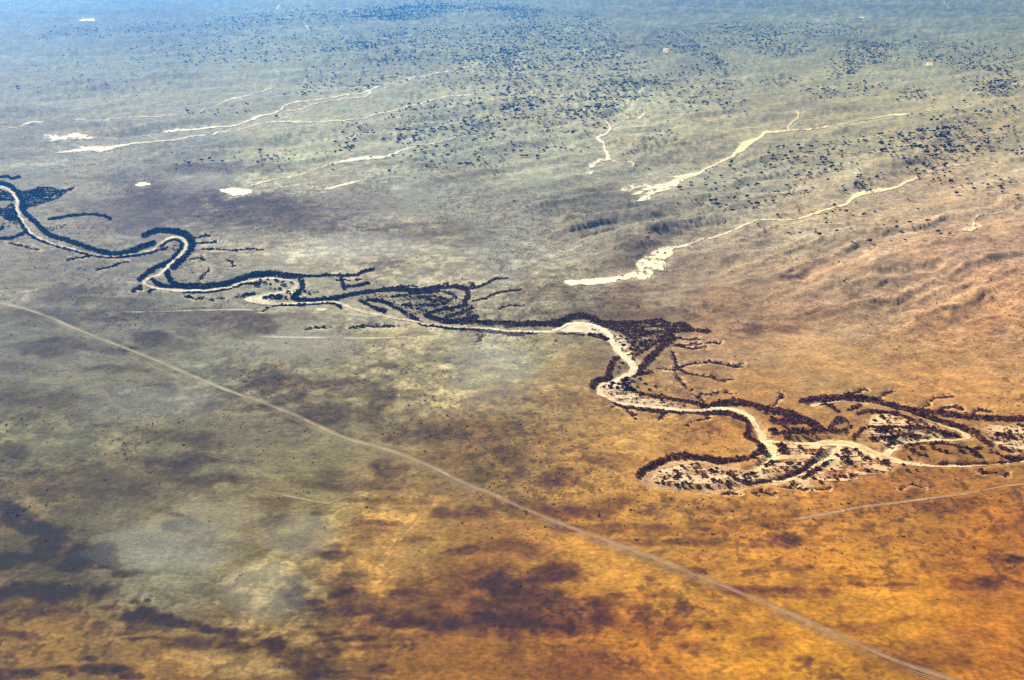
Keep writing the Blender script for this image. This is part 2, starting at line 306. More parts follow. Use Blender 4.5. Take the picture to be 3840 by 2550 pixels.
# --- dark thickets along the river: (reach, half width px, pts)
TH = []
def th(reach, w, *pts_):
    for p in pts_: TH.append((reach, w, p))
th(0, 8, T(2, 1, (-600, 128), (-300, 165), (-60, 175), (0, 190), (60, 203), (120, 240), (160, 290), (180, 350), (190, 410), (240, 470), (300, 530), (360, 590), (440, 640), (560, 672), (650, 702), (760, 740), (880, 770), (1000, 776), (1100, 757), (1200, 722), (1290, 692)))
th(0, 5, T(2, 1, (100, 370), (120, 430), (160, 500), (200, 570), (250, 622), (320, 662), (450, 705), (600, 747), (720, 782), (850, 804), (1000, 810), (1120, 800), (1250, 778), (1330, 752), (1400, 740)),
      T(2, 1, (0, 660), (100, 650), (200, 612)), T(2, 1, (400, 497), (500, 482), (600, 466), (700, 457), (800, 457), (880, 472), (925, 492)), T(2, 1, (0, 142), (60, 137), (100, 152), (160, 140)), T(2, 1, (20, 560), (0, 580)))
th(1, 11, T(2, 1, (1210, 632), (1260, 608), (1350, 592), (1450, 594), (1530, 607), (1580, 640), (1610, 700), (1600, 750), (1555, 800), (1500, 850), (1450, 900)))
th(1, 7, T(2, 1, (1420, 840), (1350, 880), (1270, 920), (1200, 965), (1165, 1000)), T(2, 1, (1270, 990), (1300, 1020), (1360, 1048), (1450, 1055)))
th(1, 5, T(2, 1, (1350, 720), (1400, 682), (1460, 668), (1510, 680), (1520, 720), (1480, 780), (1430, 830)), T(2, 1, (1560, 1105), (1700, 1106), (1850, 1087), (1950, 1062), (2050, 1037), (2200, 1030)))
th(1, 9, T(2, 1, (1400, 930), (1420, 990), (1460, 1040), (1560, 1052), (1700, 1052), (1850, 1038), (1950, 1015), (2050, 975), (2150, 957), (2240, 950)))
th(1, 4, T(2, 1, (1990, 1150), (2060, 1122), (2130, 1110)), T(2, 1, (1110, 1090), (1180, 1050)), T(2, 1, (1230, 1110), (1300, 1075)), T(2, 1, (1560, 1140), (1620, 1150)))
th(2, 9, T(2, 2, (0, 958), (100, 950), (200, 955), (300, 968), (400, 976)))
th(2, 5, T(2, 2, (400, 976), (550, 970), (680, 967), (800, 970), (870, 962), (920, 937), (1000, 917)), T(2, 2, (730, 960), (745, 1030), (765, 1090)), T(2, 2, (770, 1062), (860, 1052), (970, 1032)))
th(2, 8, T(2, 2, (385, 985), (405, 1050), (385, 1105), (330, 1140)), T(2, 2, (90, 1150), (150, 1145), (220, 1150)))
th(2, 8, T(2, 2, (330, 1152), (420, 1167), (560, 1167), (700, 1152), (800, 1132), (950, 1107), (1100, 1088), (1250, 1088), (1350, 1092), (1450, 1082), (1550, 1067), (1680, 1062), (1780, 1087), (1800, 1122), (1785, 1180)))
th(2, 4, T(2, 2, (1150, 1152), (1250, 1132), (1400, 1112), (1550, 1102), (1660, 1122), (1700, 1152)), T(2, 2, (1380, 1152), (1500, 1142), (1600, 1160), (1630, 1190), (1560, 1212), (1420, 1217), (1250, 1217)), T(2, 2, (1450, 1170), (1530, 1175), (1500, 1192)))
th(2, 6, T(2, 2, (900, 1180), (1000, 1230), (1100, 1267)), T(2, 2, (960, 1172), (1100, 1192), (1200, 1242), (1280, 1292), (1370, 1330)), T(2, 2, (1450, 1292), (1550, 1262), (1700, 1237), (1800, 1212)), T(2, 2, (1600, 1322), (1750, 1282), (1830, 1240)), T(2, 2, (1730, 1340), (1820, 1332), (1880, 1312)))
th(2, 7, T(2, 2, (1450, 1302), (1530, 1330), (1650, 1350), (1800, 1357), (1950, 1362), (2100, 1367), (2240, 1377)), T(2, 2, (1380, 1352), (1500, 1382), (1650, 1407), (1800, 1417), (1950, 1428), (2100, 1450), (2240, 1460)))
th(2, 5, T(2, 2, (200, 1207), (350, 1212), (500, 1207), (620, 1197), (700, 1215), (740, 1240)), T(2, 2, (1800, 1080), (1840, 1045), (1830, 1030)))
th(2, 3.5, T(2, 2, (1800, 1080), (1900, 1060), (1960, 1030), (2030, 1002), (2120, 995)), T(2, 2, (1850, 1180), (1950, 1150), (2030, 1112), (2130, 1095), (2250, 1083)), T(2, 2, (1890, 1470), (1910, 1500)))
th(3, 10, T(2, 3, (0, 1378), (150, 1372), (300, 1372), (420, 1362), (480, 1335), (540, 1314), (600, 1308), (680, 1314), (750, 1342), (820, 1372), (900, 1368)))
th(3, 6, T(2, 3, (0, 1460), (120, 1467)), T(2, 3, (140, 1442), (240, 1442)), T(2, 3, (700, 1470), (800, 1482), (860, 1490)))
th(3, 3, T(2, 3, (420, 1452), (550, 1460), (640, 1470)))
th(3, 12, T(3, 3, (1110, 300), (1180, 230), (1260, 150), (1320, 90), (1400, 30)))
th(3, 5, T(3, 3, (1060, 210), (1130, 150), (1200, 100), (1300, 40), (1380, 0)), T(3, 3, (1060, 90), (1090, 40), (1110, 0), (1150, -60)), T(3, 3, (1200, 105), (1310, 20), (1400, -50)))
th(3, 9, T(3, 3, (930, 190), (890, 240), (865, 310), (850, 350), (790, 380), (735, 410), (718, 440)))
th(3, 6, T(3, 3, (1040, 360), (1100, 342), (1200, 320)), T(3, 3, (975, 380), (1000, 430), (1050, 480)), T(3, 3, (1130, 505), (1250, 530), (1400, 552), (1550, 577), (1680, 602)))
th(4, 9, T(3, 3, (900, 558), (980, 592), (1080, 622), (1250, 645), (1400, 655), (1550, 655), (1700, 662), (1850, 672), (1950, 702), (2030, 740), (2022, 800), (2015, 860), (2060, 890), (2120, 920), (2150, 960), (2110, 1000), (2020, 1040), (1900, 1055), (1800, 1060), (1700, 1050), (1600, 1030), (1500, 1025), (1400, 1035), (1300, 1065), (1200, 1110), (1140, 1150), (1118, 1190)))
th(4, 11, T(3, 3, (1700, 602), (1780, 580), (1880, 572), (1980, 582), (2100, 612), (2240, 645)))
th(4, 14, T(3, 4, (150, 645), (300, 690), (430, 745), (520, 795)))
th(5, 10, T(3, 4, (370, 572), (430, 548), (550, 538), (700, 528), (850, 534), (1000, 558), (1150, 605), (1300, 650), (1450, 702), (1600, 752), (1750, 800), (1830, 840), (1900, 900), (1960, 940)))
th(5, 10, T(3, 4, (1300, 638), (1500, 662), (1700, 692), (1900, 707), (2100, 718), (2340, 712), (2700, 740), (3000, 800)))
th(5, 4, T(3, 4, (600, 800), (640, 732), (690, 702), (740, 722), (780, 790)), T(3, 4, (1240, 952), (1350, 927), (1500, 917), (1650, 942), (1750, 962), (1880, 967)), T(3, 4, (1500, 1082), (1700, 1086), (1900, 1077), (2100, 1066), (2300, 1030), (2700, 985), (3000, 1010)))
th(5, 6, T(3, 4, (540, 580), (620, 620), (680, 650)), T(3, 4, (760, 640), (850, 602)), T(3, 4, (840, 670), (920, 652), (1050, 662), (1200, 682), (1310, 720)), T(3, 4, (920, 782), (1080, 792), (1250, 787), (1450, 802), (1600, 840), (1700, 852)), T(3, 4, (800, 870), (850, 830), (880, 790)), T(3, 4, (1170, 852), (1300, 852), (1450, 862)), T(3, 4, (1960, 1002), (2100, 1032), (2300, 1042)), T(3, 4, (2040, 950), (2130, 990)))
th(5, 6, T(3, 4, (540, 970), (480, 1030), (420, 1090), (350, 1140), (250, 1180), (120, 1222), (0, 1242)), T(3, 4, (630, 1070), (560, 1110), (480, 1150), (380, 1215)))
THP = [  # dense dark patches: (reach, polygon, density)
 (0, T(2, 1, (150, 260), (260, 248), (330, 220), (420, 232), (520, 242), (620, 242), (530, 285), (490, 320), (400, 348), (300, 378), (220, 410), (160, 390)), 0.6),
 (0, T(2, 1, (-60, 235), (60, 262), (110, 300), (110, 335), (-60, 345)), 0.7),
 (0, T(2, 1, (-60, 410), (100, 372), (130, 440), (180, 550), (130, 540), (0, 470), (-60, 470)), 0.7),
 (3, T(2, 3, (830, 1368), (950, 1355), (1150, 1345), (1300, 1338), (1400, 1372), (1500, 1360), (1560, 1412), (1740, 1422), (1690, 1450), (1550, 1446), (1450, 1440), (1380, 1468), (1330, 1420), (1200, 1402), (1050, 1425), (930, 1440), (860, 1415)), 0.95),
 (3, T(2, 3, (950, 1440), (1100, 1420), (1330, 1430), (1380, 1470), (1200, 1560), (1050, 1560), (1040, 1500)), 0.45),
 (3, T(3, 3, (1000, 20), (1200, 0), (1300, 0), (1150, 110), (1060, 190), (1040, 110)), 0.4),
 (4, T(3, 3, (2150, 640), (2240, 645)) + T(3, 4, (150, 650), (300, 690), (450, 745), (580, 800), (540, 880), (420, 892), (220, 880), (180, 800), (90, 720)), 0.75),
 (5, T(3, 4, (600, 790), (650, 720), (700, 705), (750, 760), (740, 850), (600, 870), (540, 860)), 0.5),
 (2, T(2, 2, (860, 1150), (1200, 1110), (1600, 1090), (1760, 1120), (1770, 1200), (1500, 1250), (1440, 1290), (1350, 1300), (1150, 1200), (900, 1180)), 0.13),
 (2, T(2, 2, (1500, 1290), (1800, 1200), (1880, 1310), (1700, 1340)), 0.15),
]
# dendritic gullies: (reach, width px, twig count, pts)
DEN = [
 (3, 3.5, 12, T(3, 3, (1380, 140), (1420, 220), (1410, 290))), (3, 3.5, 34, T(3, 3, (1410, 290), (1500, 262), (1600, 242), (1700, 232), (1800, 252), (1900, 272), (1980, 252))),
 (3, 3, 30, T(3, 3, (1420, 290), (1500, 322), (1600, 342), (1700, 362), (1800, 387), (1870, 380))), (3, 2.6, 26, T(3, 3, (1400, 300), (1440, 380), (1500, 440), (1560, 500), (1640, 560), (1700, 592))),
 (3, 2, 6, T(3, 3, (1250, 280), (1340, 300), (1410, 292))), (3, 3, 26, T(3, 3, (1400, 95), (1500, 85), (1600, 75), (1700, 72), (1770, 80))), (3, 2.4, 14, T(3, 3, (1440, 100), (1560, 118), (1660, 105))),
 (3, 2, 14, T(3, 3, (1600, 515), (1700, 500), (1780, 490), (1880, 495))), (3, 3, 20, T(2, 3, (1400, 1480), (1500, 1500), (1600, 1490))),
 (1, 3, 16, T(2, 1, (1600, 655), (1700, 632), (1740, 630))), (1, 3, 18, T(2, 1, (1620, 690), (1720, 690), (1790, 680))), (1, 2, 20, T(2, 1, (1690, 740), (1800, 745), (1950, 752), (2080, 740), (2190, 750))),
 (1, 4, 8, T(2, 1, (1910, 830), (1940, 850), (1950, 880))), (1, 3, 14, T(2, 1, (1600, 830), (1660, 815), (1690, 835))), (1, 2, 18, T(2, 1, (1670, 1000), (1700, 960), (1740, 920))),
 (0, 2.5, 22, T(2, 1, (800, 920), (900, 895), (1000, 860), (1050, 842))), (0, 2, 22, T(2, 1, (60, 690), (200, 720), (330, 755))), (0, 3, 18, T(2, 1, (560, 830), (640, 815), (740, 800))), (0, 3, 20, T(2, 1, (420, 300), (520, 255), (600, 235))),
 (1, 3, 16, T(2, 1, (1100, 1100), (1160, 1080))), (1, 3, 14, T(2, 1, (1560, 1140), (1640, 1165), (1700, 1140))), (1, 3, 12, T(2, 1, (1760, 1170), (1850, 1155))), (1, 2, 10, T(2, 2, (200, 1210), (140, 1225), (85, 1265))),
 (2, 3.5, 30, T(2, 2, (1000, 1095), (1100, 1070), (1200, 1060), (1340, 1048))), (2, 3, 12, T(2, 2, (1590, 1060), (1610, 1035))), (2, 2, 20, T(2, 2, (1850, 1180), (1950, 1150), (2030, 1110), (2130, 1095), (2240, 1085))), (2, 2, 16, T(2, 2, (2050, 1240), (2120, 1217), (2260, 1215))),
 (2, 2.4, 30, T(2, 2, (800, 1410), (860, 1395), (920, 1385), (1000, 1385), (1100, 1390), (1220, 1388))), (2, 2.4, 10, T(2, 2, (1860, 1540), (1905, 1490), (1920, 1450))), (2, 2, 14, T(2, 2, (430, 1415), (520, 1400), (620, 1410))), (2, 2, 16, T(2, 2, (690, 1000), (780, 1000), (900, 1000))),
 (4, 2.4, 16, T(3, 3, (870, 610), (950, 600), (1010, 650), (1040, 690))), (4, 2.4, 10, T(3, 3, (1270, 720), (1300, 690), (1330, 660))), (4, 2, 14, T(3, 3, (1480, 760), (1600, 720), (1700, 700))), (4, 3, 14, T(3, 3, (1800, 1345), (1850, 1330), (1910, 1335))), (4, 3, 14, T(3, 3, (2070, 1340), (2130, 1320), (2200, 1350))),
 (5, 3, 20, T(3, 4, (1330, 640), (1400, 610), (1460, 550), (1540, 525), (1620, 515))), (5, 3, 16, T(3, 4, (700, 515), (780, 495), (890, 465))), (5, 3, 12, T(3, 4, (1010, 540), (1070, 500), (1120, 485))), (5, 3.5, 20, T(3, 4, (1500, 650), (1560, 620), (1640, 610), (1700, 630))), (5, 3, 16, T(3, 4, (1800, 680), (1850, 640), (1940, 650))), (5, 2.5, 12, T(3, 4, (140, 600), (170, 550), (185, 520))), (5, 2, 20, T(3, 4, (1850, 1160), (2000, 1165), (2100, 1190))),
 (4, 2, 20, T(3, 4, (160, 1270), (260, 1290), (400, 1300), (560, 1300))), (5, 2, 16, T(3, 4, (1180, 1300), (1290, 1265), (1380, 1290))),
]
# dark soil patches, with cloud shade and hill shade painted in (px, py, rx, ry, strength) in tile coordinates
DK = []
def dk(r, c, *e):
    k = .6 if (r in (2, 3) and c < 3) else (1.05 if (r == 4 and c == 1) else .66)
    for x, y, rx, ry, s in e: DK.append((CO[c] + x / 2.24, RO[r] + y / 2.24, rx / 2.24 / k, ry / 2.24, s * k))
dk(2, 1, (600, 1130, 170, 70, .55), (1400, 430, 420, 130, .45), (1250, 330, 60, 90, .35), (1200, 215, 170, 40, .55), (1060, 1230, 110, 70, .5), (1620, 1310, 620, 50, .45), (1250, 1480, 80, 50, .55), (2080, 420, 250, 90, .4), (1650, 1440, 80, 50, .5), (2050, 1400, 150, 90, .5), (250, 1330, 300, 60, .3), (1500, 330, 250, 60, .35), (2150, 330, 150, 60, .45), (1060, 150, 300, 25, .3))
dk(2, 2, (100, 350, 260, 60, .5), (300, 420, 300, 60, .3), (60, 1400, 90, 70, .55), (900, 560, 500, 70, .25), (1500, 600, 300, 90, .28), (280, 490, 260, 80, .3), (1100, 860, 100, 40, .3))
dk(2, 3, (850, 270, 130, 35, .6), (750, 350, 200, 90, .35), (300, 1100, 160, 80, .4), (1000, 400, 500, 60, .25), (1050, 1090, 80, 40, .4), (850, 1210, 160, 40, .3), (1150, 1290, 400, 60, .4), (700, 1280, 200, 30, .3), (1350, 1100, 60, 30, .25))
dk(2, 4, (2230, 1090, 80, 70, .6), (60, 1430, 260, 35, .55), (1600, 1000, 500, 45, .3), (1950, 950, 400, 40, .25), (430, 1290, 60, 40, .45), (300, 1340, 200, 30, .3), (1050, 1220, 200, 25, .35), (2100, 1400, 300, 60, .3), (1100, 900, 400, 40, .2), (1700, 720, 300, 40, .22))
dk(3, 1, (430, 110, 150, 60, .75), (1260, 40, 90, 45, .7), (1000, 310, 150, 35, .6), (900, 130, 90, 30, .5), (920, 770, 60, 20, .7), (1450, 860, 220, 40, .5), (1560, 1060, 150, 45, .55), (1480, 1130, 110, 35, .5), (1720, 1250, 130, 30, .75), (1750, 930, 90, 40, .5), (800, 600, 500, 120, .35), (100, 970, 70, 45, .6), (1750, 1080, 200, 22, .5), (2050, 1250, 70, 40, .5), (1280, 440, 60, 20, .5), (1400, 490, 60, 25, .45), (2000, 610, 130, 30, .45), (100, 255, 70, 30, .5), (300, 300, 120, 25, .35), (1200, 1280, 60, 20, .6), (680, 1120, 90, 30, .5), (1100, 1330, 70, 25, .5), (2050, 320, 200, 60, .4), (1450, 110, 160, 40, .4), (1100, 1080, 120, 30, .4), (300, 520, 260, 80, .3), (600, 1300, 600, 130, .35))
dk(3, 2, (230, 430, 170, 55, .75), (900, 470, 190, 75, .75), (800, 690, 240, 80, .8), (900, 640, 100, 30, .4), (1050, 300, 110, 40, .65), (1280, 850, 260, 70, .7), (1130, 1130, 100, 60, .85), (60, 380, 90, 60, .5), (1200, 510, 130, 35, .5), (1780, 980, 180, 110, .4), (1850, 800, 300, 80, .35), (1000, 250, 200, 50, .3), (130, 560, 150, 40, .5), (1800, 250, 120, 60, .3), (850, 1260, 300, 40, .35), (1250, 1400, 220, 30, .35), (650, 1180, 120, 30, .4), (1650, 1500, 130, 50, .55), (500, 1290, 160, 30, .3), (2050, 1200, 200, 50, .4), (2150, 500, 120, 80, .45), (1000, 370, 400, 20, .25))
dk(3, 3, (470, 1200, 120, 50, .85), (330, 1255, 120, 30, .7), (680, 1080, 70, 30, .6), (150, 1050, 200, 60, .45), (450, 1450, 280, 60, .6), (300, 950, 90, 40, .4), (1600, 780, 200, 40, .4), (1000, 1060, 140, 40, .3), (700, 560, 250, 50, .3), (2000, 840, 60, 30, .3), (850, 1020, 120, 20, .4))
dk(4, 1, (60, 140, 170, 85, .95), (180, 230, 200, 80, .95), (350, 310, 200, 55, .9), (520, 410, 200, 55, .85), (700, 500, 190, 55, .85), (820, 560, 130, 45, .8), (60, 590, 160, 45, .85), (300, 545, 200, 35, .7), (520, 600, 200, 40, .6), (400, 820, 210, 60, .8), (850, 800, 160, 70, .6), (880, 960, 90, 30, .6), (1000, 1050, 110, 50, .75), (1180, 1030, 180, 55, .95), (1400, 1080, 160, 40, .9), (1600, 1130, 150, 32, .92), (1800, 1180, 160, 32, .92), (2000, 1225, 160, 38, .92), (2180, 1290, 140, 50, .92), (1250, 1130, 200, 40, .6), (800, 1130, 130, 50, .5), (1100, 920, 60, 28, .75), (1240, 910, 35, 30, .6), (100, 1510, 200, 35, .9), (480, 1475, 220, 28, .7), (850, 1490, 220, 35, .75), (540, 1510, 80, 25, .7), (1080, 1545, 100, 18, .8), (740, 1395, 50, 20, .7), (1050, 1180, 90, 16, .6), (1180, 1235, 160, 14, .55), (220, 1190, 60, 40, .5), (100, 1160, 70, 40, .4), (1700, 1290, 300, 50, .5), (2000, 1330, 200, 45, .6), (1400, 160, 120, 40, .5), (1550, 190, 90, 20, .6), (120, 800, 120, 60, .5), (1600, 270, 160, 40, .4), (300, 940, 350, 60, .4), (1050, 640, 200, 30, .5))  # bands of cloud shadow painted into the soil, mixed with dark ground
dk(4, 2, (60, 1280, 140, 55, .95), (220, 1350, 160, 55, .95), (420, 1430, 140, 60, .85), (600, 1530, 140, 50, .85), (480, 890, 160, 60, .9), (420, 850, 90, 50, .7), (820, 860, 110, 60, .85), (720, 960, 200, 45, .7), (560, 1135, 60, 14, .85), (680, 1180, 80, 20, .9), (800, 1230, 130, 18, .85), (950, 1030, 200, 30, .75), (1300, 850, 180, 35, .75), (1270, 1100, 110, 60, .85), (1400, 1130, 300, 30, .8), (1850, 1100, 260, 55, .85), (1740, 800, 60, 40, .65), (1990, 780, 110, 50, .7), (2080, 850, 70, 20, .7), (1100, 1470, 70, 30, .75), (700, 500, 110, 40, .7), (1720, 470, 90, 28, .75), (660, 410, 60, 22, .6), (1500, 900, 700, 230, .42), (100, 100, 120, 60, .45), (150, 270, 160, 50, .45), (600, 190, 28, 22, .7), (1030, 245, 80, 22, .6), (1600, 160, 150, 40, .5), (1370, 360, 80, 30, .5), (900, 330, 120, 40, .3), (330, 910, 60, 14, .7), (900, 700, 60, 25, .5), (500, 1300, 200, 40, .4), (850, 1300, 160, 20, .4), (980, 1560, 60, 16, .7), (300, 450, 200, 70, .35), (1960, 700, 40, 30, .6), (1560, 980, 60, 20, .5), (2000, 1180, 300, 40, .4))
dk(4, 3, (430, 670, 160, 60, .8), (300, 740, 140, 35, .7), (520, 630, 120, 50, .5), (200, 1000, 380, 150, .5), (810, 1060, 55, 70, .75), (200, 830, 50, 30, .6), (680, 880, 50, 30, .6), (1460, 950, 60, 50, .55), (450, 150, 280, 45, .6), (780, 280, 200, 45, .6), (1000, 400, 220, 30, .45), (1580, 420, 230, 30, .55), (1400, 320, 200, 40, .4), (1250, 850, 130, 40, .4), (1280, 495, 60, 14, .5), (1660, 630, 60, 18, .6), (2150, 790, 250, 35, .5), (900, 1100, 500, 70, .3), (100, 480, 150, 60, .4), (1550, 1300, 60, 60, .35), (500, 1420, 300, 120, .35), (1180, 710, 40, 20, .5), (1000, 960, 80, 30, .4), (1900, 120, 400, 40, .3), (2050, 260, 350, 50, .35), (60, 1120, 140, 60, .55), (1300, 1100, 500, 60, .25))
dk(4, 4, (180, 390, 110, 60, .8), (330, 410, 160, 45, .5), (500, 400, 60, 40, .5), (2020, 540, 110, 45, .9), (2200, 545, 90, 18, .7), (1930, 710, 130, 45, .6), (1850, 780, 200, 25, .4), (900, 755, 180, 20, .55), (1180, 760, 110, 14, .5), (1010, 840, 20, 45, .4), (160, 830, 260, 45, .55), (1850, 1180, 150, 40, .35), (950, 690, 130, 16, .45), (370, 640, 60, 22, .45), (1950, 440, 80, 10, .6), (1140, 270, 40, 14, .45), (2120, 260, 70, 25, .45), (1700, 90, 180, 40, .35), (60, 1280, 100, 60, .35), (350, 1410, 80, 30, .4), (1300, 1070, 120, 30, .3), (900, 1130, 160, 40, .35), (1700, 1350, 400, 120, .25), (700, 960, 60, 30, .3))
dk(1, 4, (930, 255, 160, 18, .5), (1050, 285, 60, 18, .6), (620, 360, 250, 20, .5), (1000, 390, 130, 22, .5), (800, 60, 900, 25, .5), (300, 110, 500, 14, .3), (2100, 100, 200, 30, .3), (450, 900, 200, 40, .25), (760, 920, 60, 18, .4), (1250, 560, 250, 30, .2))  # patches along the ridges: shaded hill faces painted into the soil
dk(1, 3, (2000, 30, 400, 30, .4), (1700, 110, 100, 14, .5), (500, 110, 400, 40, .3), (1000, 700, 250, 25, .35), (1250, 1240, 180, 40, .45), (1800, 850, 200, 40, .2), (1700, 1000, 100, 60, .2), (1200, 1320, 600, 50, .4), (1600, 1200, 500, 60, .28), (560, 1510, 60, 10, .5), (1880, 1190, 60, 16, .4), (250, 700, 500, 50, .15))
dk(1, 2, (900, 280, 120, 25, .4), (1400, 1400, 90, 20, .4), (1650, 1420, 90, 22, .45), (1850, 1450, 150, 16, .35), (1650, 1510, 100, 20, .45), (2050, 1490, 100, 18, .4), (1200, 1365, 250, 20, .4), (900, 1080, 300, 20, .25), (1000, 1300, 150, 14, .3), (500, 220, 600, 20, .25))
dk(1, 1, (600, 270, 150, 40, .45), (1150, 250, 120, 15, .45), (1700, 220, 250, 25, .4), (1400, 670, 120, 16, .5), (230, 320, 120, 14, .4), (900, 1070, 250, 22, .4), (200, 1070, 250, 18, .35), (1000, 930, 300, 10, .3), (1240, 1370, 40, 14, .5), (1550, 1440, 250, 25, .35), (1900, 1420, 250, 30, .4), (470, 1410, 80, 14, .45), (1980, 75, 60, 8, .6), (900, 110, 500, 12, .4), (400, 940, 400, 14, .3), (100, 940, 100, 12, .35))
# pale soil patches, plus cloud wisps painted into the soil at lower left
PL = []
def pl(r, c, *e):
    for x, y, rx, ry, s in e: PL.append((CO[c] + x / 2.24, RO[r] + y / 2.24, rx / 2.24, ry / 2.24, s))
pl(3, 2, (1560, 590, 280, 110, .6), (1950, 900, 180, 90, .35), (250, 1230, 260, 60, .5), (1900, 150, 150, 140, .35), (150, 280, 180, 70, .35), (1000, 480, 200, 40, .2), (2000, 480, 130, 80, .3))
pl(3, 1, (1950, 1150, 260, 90, .55), (1050, 470, 120, 45, .45), (400, 900, 130, 30, .35), (1050, 700, 220, 70, .35), (240, 455, 80, 20, .5), (1650, 1440, 180, 60, .4), (1400, 250, 250, 25, .35), (650, 220, 250, 60, .3), (1950, 90, 260, 60, .3))
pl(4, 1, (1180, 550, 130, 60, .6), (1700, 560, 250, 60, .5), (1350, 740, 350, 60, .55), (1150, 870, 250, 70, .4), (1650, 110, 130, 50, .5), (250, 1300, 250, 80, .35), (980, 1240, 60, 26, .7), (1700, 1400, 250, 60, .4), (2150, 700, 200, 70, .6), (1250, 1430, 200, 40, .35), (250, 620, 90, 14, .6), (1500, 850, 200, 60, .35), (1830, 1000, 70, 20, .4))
pl(4, 2, (300, 560, 260, 60, .5), (120, 650, 160, 80, .5), (1250, 480, 250, 60, .45), (300, 40, 260, 20, .5), (880, 480, 160, 40, .5), (800, 1110, 120, 60, .4), (100, 1480, 140, 40, .5), (900, 680, 120, 40, .4), (2150, 620, 250, 80, .3), (1400, 470, 120, 30, .4))
pl(4, 3, (350, 400, 160, 60, .3), (1500, 800, 250, 60, .4), (1650, 1450, 160, 80, .4), (900, 780, 120, 40, .3), (1900, 460, 130, 60, .35), (1200, 160, 300, 60, .3), (1050, 530, 100, 24, .4), (1750, 900, 150, 60, .25), (250, 1430, 250, 60, .2), (850, 1250, 350, 70, .25))
pl(4, 4, (500, 1250, 250, 100, .65), (1050, 560, 350, 90, .4), (1000, 850, 250, 50, .35), (80, 90, 130, 40, .6), (430, 20, 80, 30, .5), (1900, 270, 250, 140, .3), (300, 1480, 300, 80, .3), (1500, 1030, 300, 60, .3), (2000, 1000, 250, 80, .25), (200, 1000, 200, 30, .2))
pl(2, 2, (400, 790, 300, 55, .55), (1350, 740, 400, 45, .5), (1800, 760, 250, 40, .35), (600, 770, 300, 40, .4), (1800, 490, 350, 90, .3), (2100, 560, 200, 90, .35), (1500, 1450, 300, 40, .3), (900, 1000, 120, 40, .4), (2000, 1170, 150, 30, .4), (900, 1400, 400, 40, .3), (1950, 1090, 60, 30, .4), (1300, 1060, 200, 14, .5), (2130, 460, 160, 60, .3))
pl(2, 1, (700, 430, 400, 35, .5), (620, 560, 300, 70, .4), (300, 720, 250, 30, .5), (700, 660, 300, 30, .5), (1000, 250, 200, 30, .3), (2150, 440, 120, 60, .5), (1100, 430, 120, 40, .4), (1850, 690, 200, 20, .5), (2000, 770, 200, 14, .5), (1750, 910, 200, 30, .4), (1950, 900, 250, 40, .35), (350, 1150, 250, 60, .3), (900, 530, 80, 40, .5), (1700, 1130, 400, 25, .45))
pl(2, 3, (200, 100, 350, 70, .35), (100, 480, 250, 200, .3), (500, 800, 300, 100, .25), (650, 1255, 300, 20, .45), (1650, 1080, 350, 30, .35), (1950, 1110, 300, 30, .3), (2150, 290, 130, 30, .5), (1100, 890, 100, 60, .3), (2000, 1350, 200, 30, .3), (1600, 1530, 150, 30, .35))
pl(2, 4, (300, 910, 350, 25, .35), (1000, 910, 400, 14, .35), (100, 290, 200, 35, .5), (1200, 1400, 250, 60, .3), (600, 690, 200, 10, .4), (1000, 1190, 200, 30, .3), (100, 1050, 200, 20, .35), (500, 1460, 300, 50, .35), (1500, 820, 200, 10, .35), (1500, 80, 200, 14, .3))
pl(3, 3, (400, 100, 350, 30, .5), (1350, 380, 120, 50, .4), (1600, 230, 200, 30, .45), (1700, 330, 130, 20, .45), (1500, 140, 90, 25, .4), (1050, 650, 120, 18, .5), (1450, 690, 200, 16, .45), (1760, 825, 50, 14, .6), (1250, 850, 300, 60, .25), (200, 250, 200, 130, .35), (1000, 1250, 350, 60, .25), (1620, 70, 120, 16, .4))
pl(3, 4, (400, 100, 300, 60, .3), (1600, 100, 200, 40, .35), (1300, 1265, 160, 16, .5), (2100, 1190, 90, 10, .6), (400, 1290, 250, 16, .5), (1650, 450, 150, 12, .35), (1900, 620, 200, 30, .35), (700, 400, 300, 80, .2), (1600, 630, 200, 20, .4))
pl(1, 3, (1330, 415, 40, 16, .6), (250, 470, 300, 20, .3), (800, 320, 120, 40, .35), (1950, 75, 120, 16, .5), (1380, 120, 50, 8, .5), (1680, 1010, 120, 50, .3), (1250, 380, 150, 20, .4), (1500, 440, 60, 14, .5), (700, 900, 300, 60, .2))
pl(1, 4, (260, 215, 100, 16, .6), (1450, 180, 200, 14, .45), (1650, 300, 60, 5, .8), (450, 110, 500, 10, .45), (1900, 210, 300, 24, .35), (2000, 345, 60, 8, .7), (250, 505, 30, 8, .6), (1300, 400, 100, 20, .35), (1450, 1100, 250, 20, .25), (850, 1150, 400, 30, .25), (2040, 460, 60, 10, .6), (1350, 590, 300, 40, .2))
pl(1, 2, (350, 1200, 380, 60, .45), (300, 1320, 250, 30, .35), (1300, 200, 250, 25, .35), (500, 250, 200, 12, .4), (1700, 150, 250, 20, .3), (1900, 110, 150, 12, .4), (1300, 590, 250, 10, .4), (1500, 1050, 300, 40, .25), (250, 55, 130, 14, .4), (400, 560, 120, 12, .3), (2000, 1250, 250, 60, .25))
pl(1, 1, (200, 120, 250, 12, .45), (800, 540, 500, 14, .45), (200, 600, 250, 18, .4), (1200, 790, 300, 12, .4), (1900, 580, 300, 30, .35), (1900, 430, 400, 12, .35), (700, 1010, 300, 10, .35), (600, 870, 500, 12, .35), (1000, 40, 250, 8, .4), (1700, 750, 400, 20, .3), (2100, 1270, 200, 40, .35))

